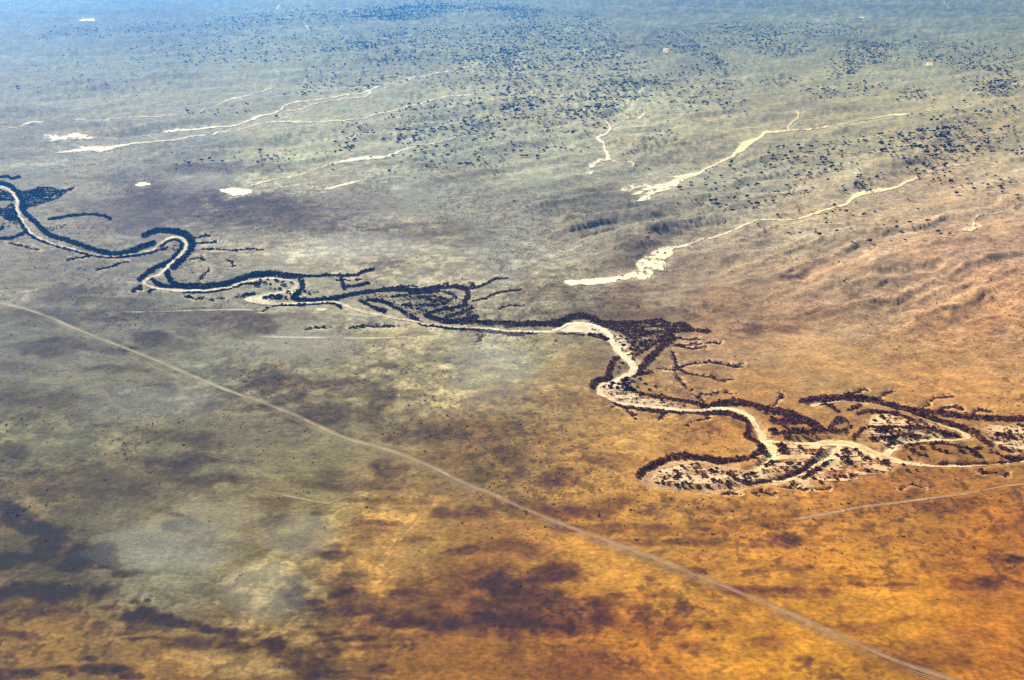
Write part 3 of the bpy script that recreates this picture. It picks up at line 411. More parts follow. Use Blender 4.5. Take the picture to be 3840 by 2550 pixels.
# ridges: (height m, width m, pts)
RIDGES = [
 (20, 42, T(2, 3, (1500, 500), (1300, 590), (1200, 680), (1120, 760), (1000, 830))), (10, 35, T(2, 3, (1250, 590), (1050, 600), (880, 640))), (9, 30, T(2, 3, (1150, 700), (950, 730), (780, 790))), (7, 30, T(2, 3, (1000, 820), (800, 860), (640, 880))), (8, 32, T(2, 3, (1330, 430), (1150, 430), (980, 440))), (6, 26, T(2, 3, (2240, 220), (2100, 235), (1980, 240))), (6, 26, T(2, 3, (2150, 440), (1950, 440), (1800, 450))),
 (26, 60, T(1, 4, (720, 1540), (860, 1510), (1000, 1450), (1200, 1350), (1400, 1320), (1540, 1300))), (12, 40, T(2, 4, (980, 120), (850, 180), (740, 280))), (10, 40, T(1, 4, (1240, 1200), (1240, 1290), (1160, 1340))), (8, 35, T(1, 4, (1750, 1150), (1500, 1190), (1300, 1220))),
 (16, 45, T(2, 4, (900, 1000), (1000, 950), (1100, 930), (1200, 950), (1280, 1000))), (14, 40, T(2, 4, (1150, 925), (1350, 880), (1550, 840), (1750, 820))), (8, 35, T(2, 4, (1000, 900), (1200, 870), (1400, 850))), (9, 45, T(2, 4, (360, 1120), (540, 1090), (720, 1080))), (8, 45, T(2, 4, (20, 1060), (150, 1030), (270, 1025))), (8, 40, T(2, 4, (420, 780), (600, 770), (800, 800))), (8, 40, T(2, 4, (500, 700), (650, 700), (750, 740))), (8, 40, T(2, 4, (760, 800), (950, 770), (1150, 760))), (10, 60, T(2, 4, (1600, 1480), (1720, 1450), (1850, 1470))), (8, 50, T(2, 4, (350, 1280), (430, 1270), (500, 1290))), (7, 45, T(3, 4, (1500, 60), (1600, 40), (1700, 0))), (7, 40, T(3, 4, (1500, 210), (1600, 170), (1680, 190))), (7, 35, T(2, 4, (430, 540), (500, 530), (600, 550))), (6, 40, T(2, 4, (700, 640), (800, 625), (950, 620), (1050, 610))), (6, 40, T(2, 4, (150, 980), (400, 940), (680, 895))),
 (30, 80, T(1, 3, (620, 810), (800, 730), (1000, 695), (1200, 685), (1400, 665))), (22, 70, T(1, 3, (1200, 620), (1330, 570), (1420, 520), (1520, 490))), (20, 60, T(1, 3, (980, 1330), (1080, 1280), (1180, 1225), (1260, 1200), (1380, 1240))), (14, 60, T(1, 3, (200, 1170), (300, 1140))), (10, 50, T(1, 3, (1050, 1040), (1200, 1040), (1320, 1050))), (12, 60, T(1, 3, (1850, 820), (2000, 830), (2150, 870))), (10, 40, T(1, 3, (1860, 1020), (1960, 1020), (2070, 1040))), (20, 80, T(1, 3, (0, 900), (250, 870), (500, 880))),
 (40, 120, T(1, 4, (750, 240), (900, 235), (1000, 265), (1080, 285))), (30, 120, T(1, 4, (330, 330), (500, 345), (800, 350))), (24, 110, T(1, 4, (850, 400), (960, 380), (1060, 390))), (26, 120, T(1, 4, (1240, 290), (1400, 275), (1600, 290))), (18, 80, T(1, 4, (1150, 570), (1300, 540), (1450, 560))), (12, 60, T(1, 4, (650, 925), (760, 905), (880, 925))), (10, 60, T(1, 4, (1000, 510), (1150, 490), (1250, 500))),
 (12, 50, T(1, 1, (1300, 1450), (1500, 1400), (1750, 1385), (2000, 1395), (2200, 1380))), (10, 40, T(1, 1, (1180, 1380), (1240, 1360), (1300, 1380))), (10, 40, T(1, 1, (1500, 1290), (1800, 1270), (2100, 1250))), (12, 60, T(1, 2, (0, 1320), (120, 1290), (250, 1260), (400, 1250))), (8, 40, T(1, 2, (800, 1400), (950, 1365), (1150, 1360))), (9, 40, T(1, 2, (1380, 1400), (1450, 1380), (1540, 1390))), (9, 40, T(1, 2, (1560, 1420), (1680, 1410), (1780, 1430))), (9, 40, T(1, 2, (1590, 1510), (1680, 1490), (1780, 1510))), (9, 40, T(1, 2, (1850, 1440), (2000, 1460), (2150, 1470))), (12, 60, T(1, 1, (650, 1070), (900, 1050), (1100, 1060))), (10, 60, T(1, 1, (0, 930), (150, 915), (300, 910))), (10, 50, T(1, 1, (640, 960), (800, 940), (1000, 930))), (14, 90, T(1, 1, (1250, 680), (1400, 655), (1500, 640))), (10, 60, T(1, 2, (380, 670), (520, 650), (680, 630))),
 (8, 60, T(2, 3, (1330, 1170), (1500, 1120), (1800, 1090), (2240, 1020))), (7, 50, T(2, 3, (1450, 1190), (1650, 1200), (1900, 1150), (2200, 1070))),
]

# ------------------------------------------------------------------ masks on the fine raster
taken = np.zeros(FX.shape, bool)
SAND = newF(); EDGE = newF()
def claim(F, solid=None, fld=None):
    global taken
    m = F > 0
    if fld is not None: m &= fld < solid
    elif solid is not None: m &= (.75 * SPK + .25 * SPK2) < solid
    m &= ~taken
    taken |= m
    np.maximum(SAND, F, out=SAND)
    EDGE[m] = F[m]
    return m
masks = []   # (name, label, category, mask, tint, z offset)
RIV = newF()
for p, w in ((river_main, river_w), (river_right, river_right_w), (river_loop, river_loop_w), (river_low, river_low_w)):
    line_val(RIV, p, w)
masks.append(("riverbed", "pale winding bed of the dry river crossing the plain", "riverbed", claim(RIV), 1.12, 0.15))
STRAND = fbm(FGX / 34 + (fbm(FGX / 60, FGY / 60, 2, 87) - .5) * 3, FGY / 11, 4, 88, .6)
for lab, p, dens in sandbars:
    F = newF(); poly_val(F, p)
    thr = 0.5 + (dens - 0.5) * 0.6
    bs = dens < .65
    masks.append(("sandbar", lab, "sandbar", claim(F, .53, STRAND) if bs else claim(F), 0.80, 0.25))
for lab, lines, polys in washes:
    F = newF(); S = np.full(FX.shape, .80)
    for p, w in lines: line_val(F, p, w)
    for p, s in polys:
        F2 = newF(); poly_val(F2, p)
        m = F2 > 0
        S[m] = np.where(F[m] > 0, .80, 0.5 + (s - 0.55) * 0.4)
        np.maximum(F, F2, out=F)
    masks.append(("dry_wash", lab, "dry wash", claim(F, S), 1.12, 0.25))
for lab, p in pans:
    F = newF(); poly_val(F, p)
    masks.append(("salt_pan", lab, "salt pan", claim(F), 1.15 if 'pale' not in lab else 0.9, 0.25))
ROAD = newF()
RS = lambda w: [w * (p[1] + 250) / 2400 for p in road_main]
line_val(ROAD, road_main, RS(6.4), warp=False)
for off, w in ((12, 2.2), (19, 1.9), (26, 1.9)):
    q = offset(road_main, off)
    line_val(ROAD, q, [w * (p[1] + 250) / 2400 for p in q], warp=False)
brk = fbm(FGX / 60, FGY / 60, 3, 77)
main_only = newF(); line_val(main_only, road_main, RS(6.4), warp=False)
ROADM = np.where(main_only > -4, 1.0, -60.0)
taken |= ROADM > 0
for k_, (r_, d_) in enumerate(((4, .05), (4, .07), (2, .0), (2, .0), (5, .09), (3, .05), (3, .05), (5, .12), (2, 0))):
    THP.append((r_, sandbars[k_][1], d_))
THK = [newF() for _ in range(6)]
for r, w, p in TH: line_val(THK[r], p, w * 1.12, ysq=1.2)
THN = .5 + .6 * sstep(.34, .52, fbm(FGX / 9, FGY / 13, 3, 81))
DENS = [np.where(t > 0, np.clip(0.38 + t / 6, 0, 1) * THN, 0) for t in THK]
for r, p, d in THP:
    F = newF(); poly_val(F, p)
    DENS[r] = np.maximum(DENS[r], np.where(F > 0, d * (.1 + .6 * THN) * (.15 + 1.3 * sstep(.42, .56, STRAND)), 0))
# twigs of the dendritic gullies
DENF = newF()
for r, w, n, p in DEN:
    F = newF(); n = int(n * 1.7); line_val(F, p, np.linspace(w * .8, .8, len(p)), ysq=1.2)
    q = np.array(smooth(p, 6)); d0 = q[-1] - q[0]; d0 = d0 / (np.linalg.norm(d0) + 1e-9)
    for k in range(n):
        i = rng.integers(0, len(q)); s = 1 if rng.random() < .5 else -1
        ang = math.atan2(d0[1], d0[0]) + s * rng.uniform(.25, .7)
        L = rng.uniform(8, 30) * (q[i][1] + 250) / 2000
        e = q[i] + L * np.array([math.cos(ang), math.sin(ang) * .55])
        mid = (q[i] + e) / 2 + rng.normal(0, 1.2, 2)
        line_val(F, [tuple(q[i]), tuple(mid), tuple(e)], [w * .45, w * .4, .5], margin=12, ysq=1.2)
    np.maximum(DENF, F, out=DENF)
    DENS[r] = np.maximum(DENS[r], np.where(F > 0, 0.75, 0))
DALL = np.maximum.reduce(DENS)
for r in range(6): DENS[r][RIV > -1.2] = 0

# ------------------------------------------------------------------ terrain heights
sa, sb = ground([0, 1200 / 2.24], [900 / 2.24, 800 / 2.24])
STR = math.atan2(sb[1] - sb[0], sa[1] - sa[0])          # strike of the low ridges
ca, sn = math.cos(STR), math.sin(STR)
LX, LY = GX * ca + GY * sn, -GX * sn + GY * ca          # along / across strike
far = GY > 30000
# hill amplitude: flat plain near, rolling ground beyond the river, strongest on the right
edge = np.interp(PX, [-500, 0, 600, 1400, 2050, 2300, 2700, 3300, 3840, 4400], [560, 600, 640, 700, 860, 1080, 1160, 1320, 1400, 1400])
hilly = sstep(-60, 160, edge - PY)
Z = 0.8 * (fbm(GX / 70, GY / 70, 4, 1) - .5)
warp1 = (fbm(GX / 260, GY / 260, 3, 5) - .5) * 160
HN = ridged((LX + warp1) / 520, (LY + warp1) / 130, 4, 11)
HN2 = ridged((LX + warp1 * .6) / 190, (LY + warp1 * .5) / 46, 4, 12)
HN3 = ridged((LX + warp1 * .5) / 80, (LY + warp1 * .4) / 30, 3, 14)
rightness = np.interp(PX, [0, 1500, 2400, 3100, 3840], [.9, 1.0, 1.0, .7, .6])
def blur(A, k, kx=None):
    kx = kx or k
    for ax, n in ((0, k), (1, kx)):
        for _ in range(2):
            P = np.pad(A, [(n + 1, n) if a == ax else (0, 0) for a in (0, 1)], mode='edge').cumsum(ax)
            A = (np.take(P, range(2 * n + 1, P.shape[ax]), ax) - np.take(P, range(0, P.shape[ax] - 2 * n - 1), ax)) / (2 * n + 1)
    return A
near_sand = np.clip(2.2 * blur((g2(SAND) > -6).astype(float), 4, 9), 0, 1)
flat_s = 1 - .8 * near_sand
Z = Z + hilly * rightness * flat_s * (31 * (HN - .5) + (18.0 * (HN2 ** 1.6 - .35) + 4.5 * (HN3 - .5)) * sstep(.2, .7, fbm(GX / 400, GY / 400, 2, 15)))
Z = Z + hilly * 30 * (fbm(GX / 900, GY / 900, 2, 21) - .5) * sstep(600, 100, PY)
spur = ridged(LX / 95, LY / 60, 3, 41)
def tent(q):
    q = np.sqrt(q * q + .012) - .11
    return np.clip(1 - q, 0, 1) ** 1.35
for hgt, wid, pts in RIDGES:
    p = np.array(smooth(pts, 3)); rx, ry = ground(p[:, 0], p[:, 1])
    D = np.full(GX.shape, 1e9); Tm = np.zeros(GX.shape)
    m = (GX > rx.min() - 4 * wid) & (GX < rx.max() + 4 * wid) & (GY > ry.min() - 4 * wid) & (GY < ry.max() + 4 * wid)
    d = np.full(m.sum(), 1e9); tt = np.zeros(m.sum())
    gxm, gym = GX[m], GY[m]; n = len(rx) - 1
    for k in range(n):
        bx, by = rx[k + 1] - rx[k], ry[k + 1] - ry[k]
        t = np.clip(((gxm - rx[k]) * bx + (gym - ry[k]) * by) / (bx * bx + by * by + 1e-9), 0, 1)
        dd = np.hypot(gxm - rx[k] - t * bx, gym - ry[k] - t * by)
        c = dd < d; d = np.where(c, dd, d); tt = np.where(c, (k + t) / n, tt)
    sp = spur[m]
    if p[:, 0].mean() > 3100 and p[:, 1].mean() > 800: hgt, wid = hgt * .6, wid * 1.15
    Z[m] += .65 * hgt * flat_s[m] * tent(d / (wid * (1.6 + 1.0 * sp))) * (.75 + .4 * sp) * (0.35 + 0.65 * np.sin(np.pi * np.clip(tt, .08, .92)))
riv_g = g2(RIV); dall_g = g2(DALL, 0)
Z -= 2.8 * sstep(-24, 1, riv_g)
sand_g = g2(SAND)
Z -= 1.2 * near_sand * hilly
Z -= 2.0 * sstep(-8, 2, g2(DENF))
Z[far] *= .3
Z[PY > 2650] *= .3

def fine_z():
    """ground height on the fine raster (the ground grid halves exactly)"""
    i0 = OY + int(round((fy0 + 120) / DX)); j0 = OX + int(round((fx0 + 500) / DX))
    ni, nj = (len(fy) + 1) // 2, (len(fx) + 1) // 2
    sub = Z[i0:i0 + ni + 1, j0:j0 + nj + 1]
    sx_ = GX[i0:i0 + ni + 1, j0:j0 + nj + 1]; sy_ = GY[i0:i0 + ni + 1, j0:j0 + nj + 1]
    def up(a):
        o = np.zeros((2 * ni + 1, 2 * nj + 1))
        o[0::2, 0::2] = a; o[1::2, 0::2] = (a[:-1] + a[1:]) / 2; o[0::2, 1::2] = (a[:, :-1] + a[:, 1:]) / 2
        o[1::2, 1::2] = (a[:-1, :-1] + a[1:, :-1] + a[:-1, 1:] + a[1:, 1:]) / 4
        return o[:len(fy), :len(fx)]
    return up(sx_), up(sy_), up(sub)
FMX, FMY, FZ = fine_z()
def z_at(px, py):
    i = np.clip(((np.asarray(py) - fy0) / FD), 0, len(fy) - 1.001); j = np.clip((np.asarray(px) - fx0) / FD, 0, len(fx) - 1.001)
    a, b = i.astype(int), j.astype(int); u, v = i - a, j - b
    return (FZ[a, b] * (1 - v) + FZ[a, b + 1] * v) * (1 - u) + (FZ[a + 1, b] * (1 - v) + FZ[a + 1, b + 1] * v) * u

# ------------------------------------------------------------------ soil colours by region, haze blue painted in towards the far edge
def lin(c):
    c = np.asarray(c, float) / 255
    return np.where(c <= .04045, c / 12.92, ((c + .055) / 1.055) ** 2.4)
CTRL = [
 (100, 1300, (120, 114, 96)), (100, 1600, (122, 115, 84)), (100, 1850, (112, 98, 66)), (150, 2150, (82, 68, 46)), (150, 2400, (158, 116, 52)), (600, 2500, (150, 108, 52)), (620, 1700, (140, 126, 90)), (600, 2150, (140, 132, 104)),
 (650, 1400, (128, 122, 98)), (1100, 1550, (134, 122, 92)), (1100, 1900, (150, 132, 84)), (1050, 2200, (136, 118, 78)), (1000, 2450, (140, 108, 62)), (1450, 2050, (184, 138, 70)), (1450, 2350, (148, 100, 46)), (1800, 2200, (160, 104, 44)), (1800, 2480, (174, 114, 46)),
 (2300, 2050, (206, 144, 68)), (2300, 2400, (196, 122, 42)), (2800, 2100, (214, 142, 62)), (3000, 2450, (224, 150, 46)), (3700, 2450, (206, 126, 24)), (3700, 2150, (196, 118, 36)), (3300, 2200, (226, 148, 52)), (3300, 1900, (204, 132, 62)), (2500, 1800, (196, 140, 74)),
 (1500, 1450, (156, 142, 108)), (1800, 1650, (150, 118, 72)), (2100, 1450, (164, 136, 94)), (2300, 1600, (186, 142, 86)), (1950, 1350, (160, 152, 122)), (3600, 1450, (206, 150, 92)), (3100, 1400, (194, 146, 92)), (2800, 1600, (194, 138, 76)), (3700, 1200, (206, 150, 98)), (3600, 1000, (200, 156, 112)),
 (3100, 1150, (186, 146, 104)), (2700, 1250, (172, 130, 88)), (2450, 1100, (160, 138, 104)), (2100, 1100, (152, 142, 114)), (1700, 1050, (158, 148, 118)), (1250, 950, (162, 152, 122)), (800, 980, (150, 138, 112)), (1300, 820, (142, 130, 112)), (1900, 900, (158, 154, 132)), (600, 820, (118, 108, 98)), (200, 900, (134, 122, 100)), (200, 720, (142, 132, 108)), (500, 1150, (128, 120, 98)),
 (3000, 850, (184, 158, 116)), (3500, 720, (196, 162, 118)), (2700, 700, (168, 156, 124)), (2300, 720, (152, 146, 124)), (2100, 600, (176, 174, 142)), (1600, 600, (168, 166, 138)), (1100, 560, (168, 160, 124)), (700, 560, (140, 132, 114)), (250, 520, (146, 136, 114)), (500, 350, (160, 148, 120)), (200, 200, (152, 140, 116)), (1000, 330, (164, 152, 124)), (1500, 400, (172, 160, 128)), (2000, 350, (172, 160, 124)), (2400, 480, (180, 172, 134)), (2800, 550, (168, 156, 120)),
 (3300, 500, (178, 164, 122)), (3700, 450, (184, 164, 122)), (2900, 250, (170, 156, 116)), (3500, 250, (172, 158, 120)), (3500, 60, (168, 154, 118)), (2500, 100, (160, 146, 112)), (1500, 100, (164, 150, 118)), (600, 60, (140, 128, 108)), (1000, 200, (168, 154, 122)),
]
def soil_at(px, py):
    n = 0; acc = np.zeros(px.shape + (3,))
    tot = np.zeros(px.shape)
    for x, y, c in CTRL:
        d2 = ((px - x) / 1.25) ** 2 + (py - y) ** 2 + 120 ** 2
        w = 1 / d2 ** 2.2
        tot += w; acc += w[..., None] * lin(c)
    return acc / tot[..., None]
CX, CY = np.clip(PX, -300, 4140), np.clip(PY, -100, 2650)
SOIL = soil_at(CX, CY) * (0.71 + .13 * sstep(1500, 700, CY) - .22 * sstep(400, 0, CY) - .05 * sstep(1700, 2300, CY) + .14 * sstep(2200, 3000, CX) * sstep(500, 800, CY) * sstep(1700, 1300, CY) + .07 * sstep(200, 350, CY) * sstep(800, 600, CY))[..., None] * np.stack([1 - .07 * sstep(2300, 900, CX) - .08 * sstep(2100, 2800, CX) * sstep(450, 700, CY) * sstep(1650, 1250, CY) - .05 * sstep(900, 400, CY) - .26 * sstep(500, 0, CY), 1 - .02 * sstep(1000, 1800, CY) + .07 * sstep(1500, 2400, CX) * sstep(1500, 2000, CY) + .04 * sstep(900, 400, CY), 1 - (.14 + .24 * sstep(800, 2200, CX)) * sstep(900, 1700, CY) + .10 * sstep(500, 0, CY) + .12 * sstep(2100, 2800, CX) * sstep(450, 700, CY) * sstep(1650, 1250, CY)], -1)  # far soil darker and less red, haze blue put into its colour
# mottling of the soil at several scales, stretched with the strike beyond the river
n1 = fbm(GX / 150, GY / 210, 5, 51, .6); n2 = fbm(GX / 26, GY / 40, 4, 52, .6); n3 = fbm(GX / 600, GY / 800, 3, 53)
st = fbm((LX + warp1 * .7) / 420, (LY + warp1 * .4) / 46, 4, 54, .6)
amp = 1 + hilly * 0
mott = (n1 - .5) * .55 * (1 - .5 * hilly) + (n2 - .5) * .45 * (1 - .35 * hilly) + (n3 - .5) * .4 + (st - .5) * (.5 + .6 * sstep(350, 60, PY)) * hilly
SOIL *= np.exp(mott * 1.15)[..., None]
# hue drift
hd = fbm(GX / 90, GY / 120, 3, 57) - .5
SOIL *= np.stack([1 + hd * .12, 1 - hd * 0, 1 - hd * .2], -1)
# dark and pale patches with ragged outlines, painted shade and wisps included
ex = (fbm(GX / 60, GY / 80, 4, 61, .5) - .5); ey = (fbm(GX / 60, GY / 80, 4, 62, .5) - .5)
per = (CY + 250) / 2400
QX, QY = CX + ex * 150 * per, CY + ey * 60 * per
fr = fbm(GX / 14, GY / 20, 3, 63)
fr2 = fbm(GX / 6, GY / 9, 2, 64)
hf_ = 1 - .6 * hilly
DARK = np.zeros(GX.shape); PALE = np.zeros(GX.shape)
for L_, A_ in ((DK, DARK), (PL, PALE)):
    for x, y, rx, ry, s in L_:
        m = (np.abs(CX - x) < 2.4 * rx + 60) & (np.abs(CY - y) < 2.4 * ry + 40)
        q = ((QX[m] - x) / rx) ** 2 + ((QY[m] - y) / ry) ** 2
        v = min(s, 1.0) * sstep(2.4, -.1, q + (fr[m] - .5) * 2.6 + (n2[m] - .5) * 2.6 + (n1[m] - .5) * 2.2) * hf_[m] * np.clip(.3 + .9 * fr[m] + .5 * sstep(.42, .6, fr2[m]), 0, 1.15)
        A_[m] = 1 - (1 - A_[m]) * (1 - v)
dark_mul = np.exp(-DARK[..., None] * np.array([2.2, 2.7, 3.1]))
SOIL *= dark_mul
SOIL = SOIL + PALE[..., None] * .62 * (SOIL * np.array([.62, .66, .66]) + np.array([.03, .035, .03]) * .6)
rd_ = g2(main_only)
# pale crusty mottling on the near plain
crust = sstep(.47, .62, fbm(GX / 20, GY / 26, 4, 73, .65)) * sstep(.45, .62, fbm(GX / 190, GY / 240, 3, 74)) * (1 - hilly) * sstep(3000, 1500, CX)
SOIL *= (1 + .85 * crust)[..., None]
# low scrub in clumps on the near plain
scm = sstep(.44, .62, fbm(GX / 130, GY / 170, 3, 66)) * (1 - .6 * hilly)
scrub = sstep(.56, .66, fbm(GX / 9, GY / 13, 3, 67, .6)) * (.12 + .6 * scm)
SOIL *= np.exp(-scrub[..., None] * np.array([.95, 1.0, 1.0]))
# leaf litter and damp soil under the thickets, sandy halo round washes and gullies
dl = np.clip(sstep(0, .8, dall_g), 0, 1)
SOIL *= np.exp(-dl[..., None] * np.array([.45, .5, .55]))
near2 = np.clip(1.5 * blur((sand_g > -2).astype(float), 2, 4), 0, 1) * (rd_ < -20)
halo = np.maximum(near2, .8 * sstep(-12, 3, sand_g)) * sstep(.34, .60, fbm(GX / 14, GY / 30, 3, 71)) * (dl < .3)
dh = sstep(-16, -2, g2(DENF)) * sstep(.46, .6, fbm(GX / 9, GY / 9, 3, 72)) * (dl < .3)
halo = np.clip(halo * .72 + dh * .6, 0, .85)
WHITE = lin((236, 226, 198))
SOIL = SOIL * (1 - halo[..., None]) + halo[..., None] * (WHITE * .66 * (.55 + .45 * SOIL / SOIL.mean(-1, keepdims=True)))
# dark verges beside the main road
rd = g2(main_only)
verge = sstep(-34, -12, rd) * (rd < -6) * sstep(.45, .62, fbm(GX / 30, GY / 30, 3, 75))
SOIL *= (1 - .42 * verge)[..., None]
SOIL = np.clip(SOIL, .012, .8)

# ------------------------------------------------------------------ mesh helpers
def mesh_np(name, verts, faces, colors=None, smooth_=True):
    me = bpy.data.meshes.new(name)
    verts = np.asarray(verts, np.float32); faces = np.asarray(faces, np.int32)
    k = faces.shape[1]
    me.vertices.add(len(verts)); me.vertices.foreach_set("co", verts.ravel())
    me.loops.add(faces.size); me.loops.foreach_set("vertex_index", faces.ravel())
    me.polygons.add(len(faces)); me.polygons.foreach_set("loop_start", np.arange(0, faces.size, k, dtype=np.int32))
    if smooth_: me.polygons.foreach_set("use_smooth", np.ones(len(faces), bool))
    if colors is not None:
        a = me.attributes.new("tint", 'FLOAT_COLOR', 'POINT')
        c = np.ones((len(verts), 4), np.float32); c[:, :3] = colors
        a.data.foreach_set("color", c.ravel())
    me.update(calc_edges=True)
    return me
def add(name, me, mat, label=None, cat=None, group=None, kind=None, parent=None):
    o = bpy.data.objects.new(name, me); col.objects.link(o)
    if me is not None and mat is not None and not me.materials: me.materials.append(mat)
    if label: o["label"] = label
    if cat: o["category"] = cat
    if group: o["group"] = group
    if kind: o["kind"] = kind
    if parent: o.parent = parent
    return o

# ------------------------------------------------------------------ materials
def soil_material(name, speck=True, rough=.95, grain=.35, bump=.35):
    m = bpy.data.materials.new(name); m.use_nodes = True
    nt = m.node_tree; N = nt.nodes; L = nt.links
    b = N["Principled BSDF"]; b.inputs["Roughness"].default_value = rough
    b.inputs["Specular IOR Level"].default_value = .15
    at = N.new("ShaderNodeAttribute"); at.attribute_name = "tint"
    tc = N.new("ShaderNodeTexCoord")
    def noise(scale, det, rgh=.6):
        n = N.new("ShaderNodeTexNoise"); n.inputs["Scale"].default_value = scale; n.inputs["Detail"].default_value = det
        n.inputs["Roughness"].default_value = rgh
        L.new(tc.outputs["Object"], n.inputs["Vector"]); return n
    def mapr(src, a, b_, c, d):
        r = N.new("ShaderNodeMapRange"); r.inputs[1].default_value = a; r.inputs[2].default_value = b_
        r.inputs[3].default_value = c; r.inputs[4].default_value = d; L.new(src, r.inputs[0]); return r.outputs[0]
    def mul(a, b_):
        x = N.new("ShaderNodeMath"); x.operation = 'MULTIPLY'; L.new(a, x.inputs[0]); L.new(b_, x.inputs[1]); return x.outputs[0]
    g1 = noise(.16, 4); g2_ = noise(.035, 5, .65)
    f = mul(mapr(g1.outputs["Fac"], .36, .64, 1 - grain, 1 + grain), mapr(g2_.outputs["Fac"], .36, .64, 1 - grain, 1 + grain))
    if speck:
        sp = noise(.22, 3, .6); pa = noise(.007, 4, .6)
        dots = mapr(sp.outputs["Fac"], .555, .62, 0, 1)
        amt = mapr(pa.outputs["Fac"], .42, .58, .03, .35)
        f = mul(f, mapr(mul(dots, amt), 0, 1, 1, .22))
    v = N.new("ShaderNodeVectorMath"); v.operation = 'SCALE'
    L.new(at.outputs["Color"], v.inputs[0]); L.new(f, v.inputs[3])
    L.new(v.outputs[0], b.inputs["Base Color"])
    bp = N.new("ShaderNodeBump"); bp.inputs["Strength"].default_value = bump; bp.inputs["Distance"].default_value = .8
    bn = noise(.11, 5, .65); L.new(bn.outputs["Fac"], bp.inputs["Height"]); L.new(bp.outputs[0], b.inputs["Normal"])
    return m
M_ground = soil_material("desert_soil", grain=.28)
M_sand = soil_material("pale_sand", speck=True, grain=.14, bump=.15)
M_road = soil_material("graded_dirt", speck=False, grain=.12, bump=.1)
def leaf_material(name, base):
    m = bpy.data.materials.new(name); m.use_nodes = True
    nt = m.node_tree; b = nt.nodes["Principled BSDF"]
    b.inputs["Roughness"].default_value = .8; b.inputs["Specular IOR Level"].default_value = .1
    tc = nt.nodes.new("ShaderNodeTexCoord"); n = nt.nodes.new("ShaderNodeTexNoise"); n.inputs["Scale"].default_value = .8; n.inputs["Detail"].default_value = 3
    nt.links.new(tc.outputs["Object"], n.inputs["Vector"])
    r = nt.nodes.new("ShaderNodeMapRange"); r.inputs[3].default_value = .55; r.inputs[4].default_value = 1.45; nt.links.new(n.outputs["Fac"], r.inputs[0])
    v = nt.nodes.new("ShaderNodeVectorMath"); v.operation = 'SCALE'
    if base is None:
        at = nt.nodes.new("ShaderNodeAttribute"); at.attribute_name = "tint"; nt.links.new(at.outputs["Color"], v.inputs[0])
    else: v.inputs[0].default_value = base
    nt.links.new(r.outputs[0], v.inputs[3]); nt.links.new(v.outputs[0], b.inputs["Base Color"])
    return m
M_leaf_tint = leaf_material("shrub_leaves", None)
M_leaf_tree = leaf_material("tree_leaves", (.034, .042, .036))
M_leaf_brown = leaf_material("dry_bush_leaves", (.21, .080, .034))
M_leaf_dark = leaf_material("dark_bush_leaves", (.036, .038, .040))
M_bark = leaf_material("bark", (.10, .075, .055))

# ------------------------------------------------------------------ the ground
R_, C_ = PX.shape
idx = np.arange(R_ * C_).reshape(R_, C_)
quads = np.stack([idx[1:, :-1], idx[1:, 1:], idx[:-1, 1:], idx[:-1, :-1]], -1).reshape(-1, 4)
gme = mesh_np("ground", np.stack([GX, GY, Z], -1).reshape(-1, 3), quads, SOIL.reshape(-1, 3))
add("ground", gme, M_ground, "wide mottled desert plain of grey, tan and orange soil", "ground", kind="structure")

